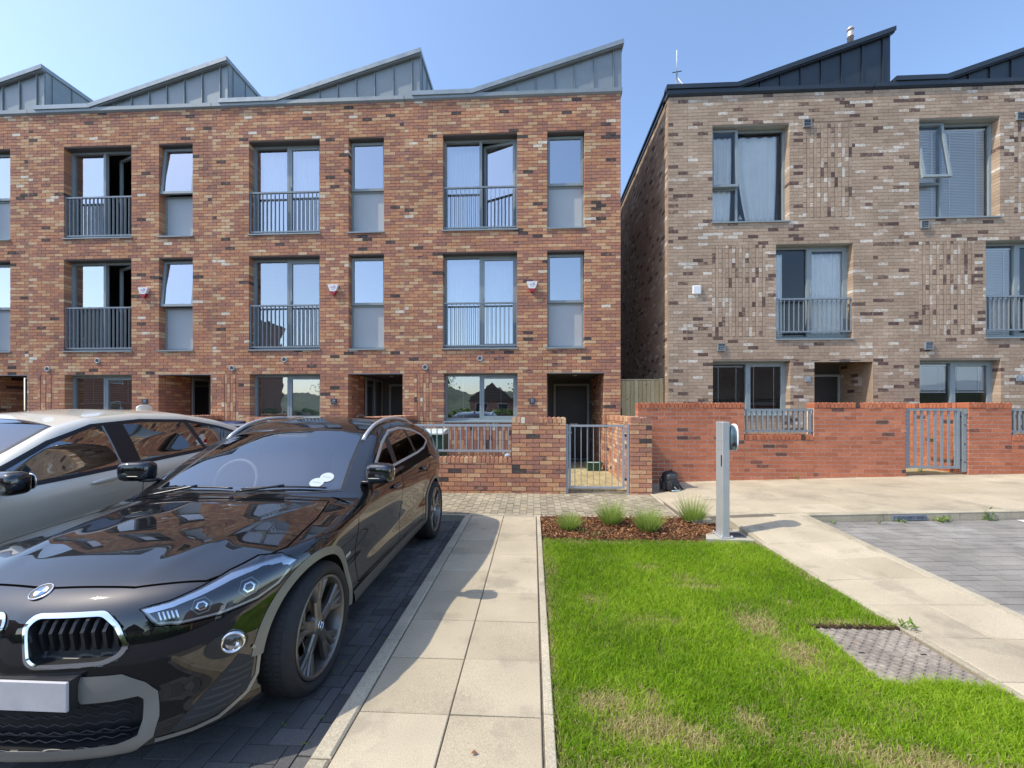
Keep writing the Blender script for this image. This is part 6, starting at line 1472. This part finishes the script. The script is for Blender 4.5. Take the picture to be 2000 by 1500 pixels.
# ---- inspection cover in the lawn
tone_mat('cover_iron', [(0, (.24, .20, .155)), (1, (.32, .28, .235))], grain=40, gamt=.25, big=5, bamt=.2, bmp=.4, stain=((.22, .10, .04), 6, .6, .5)); plain('rust', (.20, .085, .035), .9, var=.3, vscale=40)
mc = MB().bbox(MH[0] + .03, MH[1] - .012, MH[2] + .012, MH[3] - .03, -.045, -.012, .004).build('inspection_cover', 'cover_iron', None, label='weathered metal inspection cover sunk in the lawn by the side path', cat='cover')
V, F = [], []; o = 0
for i in range(15):
    for j in range(17):
        cx, cy = MH[0] + .065 + i * .0345, MH[2] + .04 + j * .0335
        if (abs(cy - 2.66) < .035 and (abs(cx - 2.0) < .05 or abs(cx - 2.36) < .05 or abs(cx - 2.19) < .06)): continue
        a = R(35) if (i + j) % 2 else R(-35); dx, dy = math.cos(a) * .013, math.sin(a) * .013; nx, ny = -math.sin(a) * .0045, math.cos(a) * .0045
        V += [(cx - dx - nx, cy - dy - ny, -.0125), (cx + dx - nx, cy + dy - ny, -.0125), (cx + dx + nx, cy + dy + ny, -.0125), (cx - dx + nx, cy - dy + ny, -.0125), (cx - dx * .8, cy - dy * .8, -.006), (cx + dx * .8, cy + dy * .8, -.006)]
        F += [(o, o + 1, o + 5, o + 4), (o + 2, o + 3, o + 4, o + 5)]; o += 6
link('tread_pattern', fastmesh('tread_pattern', np.array(V), np.array(F), np.full(len(F), .8)), 'cover_iron', mc, kind='stuff')
for x in (2.0, 2.36):
    MB().lathe([(.022, -.0115), (.026, -.008), (.036, -.008), (.039, -.0115)], (x, 2.66, 0), 'z', 18).build('key_ring', 'cover_iron', mc); MB().bbox(x - .018, x + .018, 2.655, 2.667, -.0122, -.0105, .0005).build('key_hole', 'black_plastic', mc)
MB().prism([(2.13, 2.64), (2.2, 2.62), (2.26, 2.66), (2.19, 2.70)], -.0118, -.0088, 'z').build('cast_mark', 'cover_iron', mc, fix=True)
mb = MB()
for k in range(34):
    xa = MH[0] - .01 + k * .0174; mb.box(xa, xa + .0174, MH[3] - .014 + random.uniform(-.008, .008), MH[3] + .012, -.045, random.uniform(-.014, .008), random.random())
mb.build('turf_edge', 'soil', lawn)

# ---- street name plate on the kerb face
plain('sign_grey', (.17, .195, .23), .55, var=.1); plain('sign_ink', (.025, .03, .06), .5)
sg_ = MB().bbox(-.205, .205, -.014, 0, -.034, .034, .004).build('street_name_plate', 'sign_grey', None, loc=(4.70, 5.4985, .118), label='small grey street name plate reading Culvert Rise on the kerb face', cat='sign'); sg_.rotation_euler = (0, R(-1.9), 0)
text('lettering', 'CULVERT RISE', .050, 'sign_ink', sg_, (.012, -.0148, -.002))
for x in (-.185, .19): MB().lathe([(0, -.0155), (.006, -.0155), (.006, -.014)], (x, 0, 0), 'y', 10).build('rivet', 'sign_ink', sg_)

# ---- black camera backpack by the pier
plain('bag_cloth', (.016, .017, .02), .75, var=.3, vscale=40, bmp=.3); plain('bag_sheen', (.05, .052, .058), .5, var=.3, vscale=30); plain('pale_blue', (.45, .55, .62), .4)
bp = thing('backpack', (2.36, 7.33, pav(2.36)), 'black rucksack standing on the pavement by the brick end pier', 'bag'); bp.rotation_euler = (0, 0, R(12))
b_ = superell('main_body', (0, .04, .165), (.125, .085, .165), .55, 'bag_cloth', bp, taper=0); superell('top_pocket', (.0, -.025, .235), (.095, .055, .06), .6, 'bag_sheen', b_)
superell('front_pocket', (.01, -.055, .10), (.105, .06, .095), .55, 'bag_cloth', b_); superell('side_pocket', (-.13, .02, .09), (.03, .06, .075), .6, 'bag_cloth', b_)
MB().tube([(-.03, .02, .325), (-.02, 0, .355), (.02, 0, .355), (.03, .02, .325)], .009, 6).build('handle', 'bag_cloth', bp)
MB().tube([(.06, .10, .30), (.14, .09, .24), (.165, .06, .12), (.20, .0, .04), (.22, -.04, .012)], .014, 6).build('strap', 'bag_cloth', bp); MB().tube([(-.07, .10, .28), (-.15, .09, .18), (-.17, .04, .05), (-.19, .0, .012)], .013, 6).build('strap', 'bag_cloth', bp)
for x, a in ((-.05, .0), (.02, .1), (.07, -.1)): MB().tube([(x, -.116, .15), (x + a * .2, -.118, .06)], .004, 5).build('cord', 'bag_sheen', bp)
MB().bbox(-.05, .09, -.14, -.11, .012, .03, .004).build('tag_plate', 'pale_blue', bp); MB().tube([(.0, -.118, .085), (.05, -.135, .03)], .004, 5).build('buckle_strap', 'white_plastic', bp)

# ---- wheelie bins and boxes in the gardens
plain('bin_green', (.02, .075, .04), .5, var=.15); plain('bin_blue', (.02, .045, .15), .45, var=.1); plain('lid_pale', (.55, .6, .58), .45)
def bin_(x, y, z, mat, lid, lab, h=1.02):
    b = thing('wheelie_bin', (x, y, z), lab, 'bin', 'wheelie bins')
    v = [(-.19, -.21, .06), (.19, -.21, .06), (.19, .18, .06), (-.19, .18, .06), (-.24, -.27, h - .08), (.24, -.27, h - .08), (.24, .25, h - .08), (-.24, .25, h - .08)]
    MB().add(v, [(0, 3, 2, 1), (4, 5, 6, 7), (0, 1, 5, 4), (1, 2, 6, 5), (2, 3, 7, 6), (3, 0, 4, 7)]).build('body', mat, b); MB().bbox(-.255, .255, -.285, .265, h - .078, h - .045, .01).build('rim', mat, b)
    MB().prism([(-.29, h - .043), (.27, h - .043), (.27, h + .03), (.1, h + .05), (-.2, h + .02), (-.29, h - .02)], -.25, .25, 'x').build('lid', lid, b, fix=True)
    MB().tube([(-.2, .30, h - .02), (.2, .30, h - .02)], .014, 8).build('handle', mat, b)
    for s_ in (-1, 1): MB().lathe([(0, -.025), (.10, -.025), (.105, 0), (.10, .025), (0, .025)], (s_ * .22, .2, .105), 'x', 20).build('wheel', 'black_plastic', b)
bin_(-1.86, 7.78, .04, 'bin_green', 'lid_pale', 'green wheelie bin with pale lid behind the railing of house 22')
bin_(-5.86, 7.80, .04, 'bin_blue', 'bin_blue', 'dark blue wheelie bin showing between the two cars', 1.15)
rbx = MB().add([(-.15, -.10, 0), (.15, -.10, 0), (.15, .10, 0), (-.15, .10, 0), (-.18, -.13, .19), (.18, -.13, .19), (.18, .13, .19), (-.18, .13, .19)], [(0, 3, 2, 1), (0, 1, 5, 4), (1, 2, 6, 5), (2, 3, 7, 6), (3, 0, 4, 7)]).build('recycling_box', 'bin_green', None, loc=(1.40, 9.75, .07))
tag(rbx, 'green recycling box on the path near the door of house 22', 'box'); MB().box(-.195, .195, -.145, -.125, .17, .195).box(-.195, .195, .125, .145, .17, .195).build('rim', 'bin_green', rbx)
MB().bbox(-.14, .14, -.10, .10, .12, .185, .02).build('contents', 'lid_pale', rbx)
cup = superell('wrapper', (0, 0, .028), (.05, .035, .03), .8, 'pale_blue', None, 14, 8, shear=.01); cup.location = (-.44, 7.26, .648); tag(cup, 'small pale blue wrapper on the low garden wall beside the step', 'litter')
lf = MB().add([(-.012, -.006, .004), (.0, -.009, .009), (.014, 0, .006), (.0, .008, .012), (-.01, .004, .007)], [(0, 1, 2), (0, 2, 3), (0, 3, 4)]).build('dead_leaf', 'rust', None, loc=(-.25, 1.78, .002)); tag(lf, 'curled brown leaf lying on the footpath slabs', 'leaf')
# ================================================================== BEHIND THE CAMERA (seen in the window panes and the car paint)
tone_mat('far_brick', [(0, (.28, .13, .085)), (1, (.40, .20, .13))], streak=((6, 6, 14), .3)); tone_mat('far_brick_pink', [(0, (.42, .20, .14)), (1, (.50, .26, .18))], streak=((6, 6, 14), .3)); plain('far_tile', (.16, .11, .085), .85, var=.25, vscale=3); plain('far_glass', (.05, .055, .06), .08, spec=.8); plain('far_white', (.75, .75, .73), .6)
def opposite(x, y, w_, d, h, rh, mat, label, cols, rows, gable='x', ridge_mat='far_tile'):
    o = thing('opposite_house', (x, y, -.1), label, 'house', 'houses across the street')
    MB().box(-w_ / 2, w_ / 2, -d, 0, 0, h).build('wall', mat, o)
    if gable == 'x': MB().prism([(-d - .25, h), (.25, h), (-d / 2, h + rh)], -w_ / 2 - .2, w_ / 2 + .2, 'x').build('roof', ridge_mat, o, fix=True)
    elif gable == 'y': MB().prism([(-w_ / 2 - .25, h), (w_ / 2 + .25, h), (0, h + rh)], -d - .2, .2, 'y').build('roof', ridge_mat, o, fix=True); 
    else: MB().box(-w_ / 2 - .1, w_ / 2 + .1, -d - .1, .1, h, h + .25).build('roof', ridge_mat, o)
    for r_ in range(rows):
        for c_ in range(cols):
            xx = -w_ / 2 + w_ * (c_ + .5) / cols; zz = 1.0 + r_ * 2.75
            f = MB().box(xx - .6, xx + .6, 0, .04, zz, zz + 1.35).build('window', 'far_white', o); MB().box(xx - .53, xx + .53, .041, .05, zz + .07, zz + 1.28).build('pane', 'far_glass', f)
opposite(-4.3, -24, 4.6, 8, 2.5, 2.0, 'far_brick_pink', 'pink brick bungalow across the street behind the photographer', 2, 1, 'y')
opposite(20, -21, 18, 9, 2.6, 4.2, 'far_brick', 'brown-roofed house across the street to the right', 5, 1)
sl = [o for o in COL.objects if o.get('label', '').startswith('brown-roofed')][0]
for i in range(6):
    for dy, dz in ((-1.3, 3.75),) if i % 2 else ((-2.4, 4.85),):
        q_ = MB().box(-.75, .75, -.55, .55, 0, .05).build('roof_light', 'far_white', sl, loc=(-7.2 + 2.9 * i, dy + .0, dz + .0)); q_.rotation_euler = (-math.atan2(4.2, 4.75), 0, 0)
opposite(-44, -15, 34, 9, 10.2, .3, 'far_brick', 'three-storey brick block across the street to the left', 9, 3, 'flat')
opposite(-70, -50, 14, 9, 5.4, 3, 'far_brick', 'gabled brick house far down the street', 4, 2)
def tree(x, y, h, r_, lab, seed, nl=2600):
    t = thing('tree', (x, y, -.3), lab, 'tree', 'trees across the street'); g = np.random.default_rng(seed)
    MB().tube([(0, 0, 0), (.05, 0, h * .3), (.1, .05, h * .6)], .2, 8, rad=[.22, .17, .08]).build('trunk', 'bark', t)
    for k in range(5): a = k * 1.26 + seed; MB().tube([(.05, 0, h * .3), (math.cos(a) * r_ * .5, math.sin(a) * r_ * .5, h * .62)], .07, 6, rad=[.09, .03]).build('limb', 'bark', t)
    cl = g.normal(0, 1, (26, 3)); cl /= np.linalg.norm(cl, axis=1)[:, None]; cl *= (g.random((26, 1)) ** .4) * r_ * .8; cl[:, 2] = cl[:, 2] * .9 + h * .68
    c = cl[g.integers(0, 26, nl)] + g.normal(0, r_ * .22, (nl, 3)); a = g.random((nl, 2)) * 6.283; e1 = np.stack([np.cos(a[:, 0]), np.sin(a[:, 0]), g.normal(0, .5, nl)], 1) * .11; e2 = np.stack([-np.sin(a[:, 0]), np.cos(a[:, 0]), g.normal(0, .8, nl)], 1) * .07
    V = np.stack([c - e1, c + e2, c + e1, c - e2], 1).reshape(-1, 3); F = np.arange(nl * 4).reshape(-1, 4); link('crown', fastmesh('crown', V, F, g.random(nl) * .45), 'leaf', t)
tree(-.2, -23, 6.0, 1.9, 'dark leafy tree beside the pink bungalow', 1); tree(-12, -30, 7, 2.6, 'round tree left of the pink bungalow', 2); tree(8, -34, 8, 3, 'tree behind the brown-roofed house', 3); tree(-22, -26, 6, 2.2, 'small tree by the three-storey block', 4)
g = np.random.default_rng(9); nl = 16000
c = np.stack([g.uniform(-32, 9, nl), -18.5 + g.normal(0, .45, nl), g.random(nl) ** .8 * (1.55)], 1); c[:, 2] += .25 * np.sin(c[:, 0] * 1.7) * (c[:, 2] > 1.0)
a = g.random(nl) * 6.283; e1 = np.stack([np.cos(a), np.sin(a), g.normal(0, .5, nl)], 1) * .10; e2 = np.stack([-np.sin(a), np.cos(a), g.normal(0, .8, nl)], 1) * .06
hd = thing('hedge', (0, 0, -.25), 'long clipped hedge across the street behind the photographer', 'hedge'); link('foliage', fastmesh('foliage', np.stack([c - e1, c + e2, c + e1, c - e2], 1).reshape(-1, 3), np.arange(nl * 4).reshape(-1, 4), g.random(nl) * .5), 'leaf', hd)
MB().box(-32, 9, -18.75, -18.25, 0, 1.15).build('hedge_core', 'soil', hd)
# wooded hill on the horizon behind
plain('hill_green', (.075, .10, .06), .95, var=.35, vscale=.06)
xs = np.linspace(-700, 700, 90); V = []; F = []
for k, x in enumerate(xs):
    hh = 16 + 20 * np.interp(x, [-700, -250, -20, 60, 250, 700], [.3, .35, .55, 1.0, .7, .4]) + 5 * math.sin(x * .03) + 3 * math.sin(x * .11) + random.uniform(-1.6, 1.6)
    V += [(x, -330, -1), (x, -400, hh * .75), (x, -470, hh), (x, -600, -1)]
for k in range(89):
    for j in range(3): F.append((4 * k + j, 4 * k + 4 + j, 4 * k + 5 + j, 4 * k + 1 + j))
link('hills', fastmesh('hills', np.array(V, float), np.array(F), np.full(len(F), .5)), 'hill_green', None, kind='structure')
# a white van standing across the street, mirrored in the tan house
plain('van_white', (.72, .73, .74), .25, coat=.8)
vn = thing('parked_van', (13.5, -9.0, -.3), 'white van parked across the street, mirrored in the tan house window', 'van')
MB().prism([(-2.4, .35), (2.4, .35), (2.5, .6), (2.4, 2.1), (2.2, 2.25), (-.9, 2.25), (-1.5, 1.35), (-2.35, 1.1), (-2.5, .7)], -.95, .95, 'y').build('body', 'van_white', vn, fix=True)
for s_ in (-1, 1):
    MB().prism([(-1.35, 1.4), (-.4, 1.4), (-.4, 2.05), (-.85, 2.05)], s_ * .952, s_ * .958, 'y').build('side_window', 'far_glass', vn, fix=True)
    for xw in (-1.55, 1.5): MB().lathe([(0, -.1), (.2, -.1), (.33, -.1), (.35, 0), (.33, .1), (0, .1)], (xw, s_ * .86, .35), 'y', 24).build('wheel', 'tyre_rubber', vn)
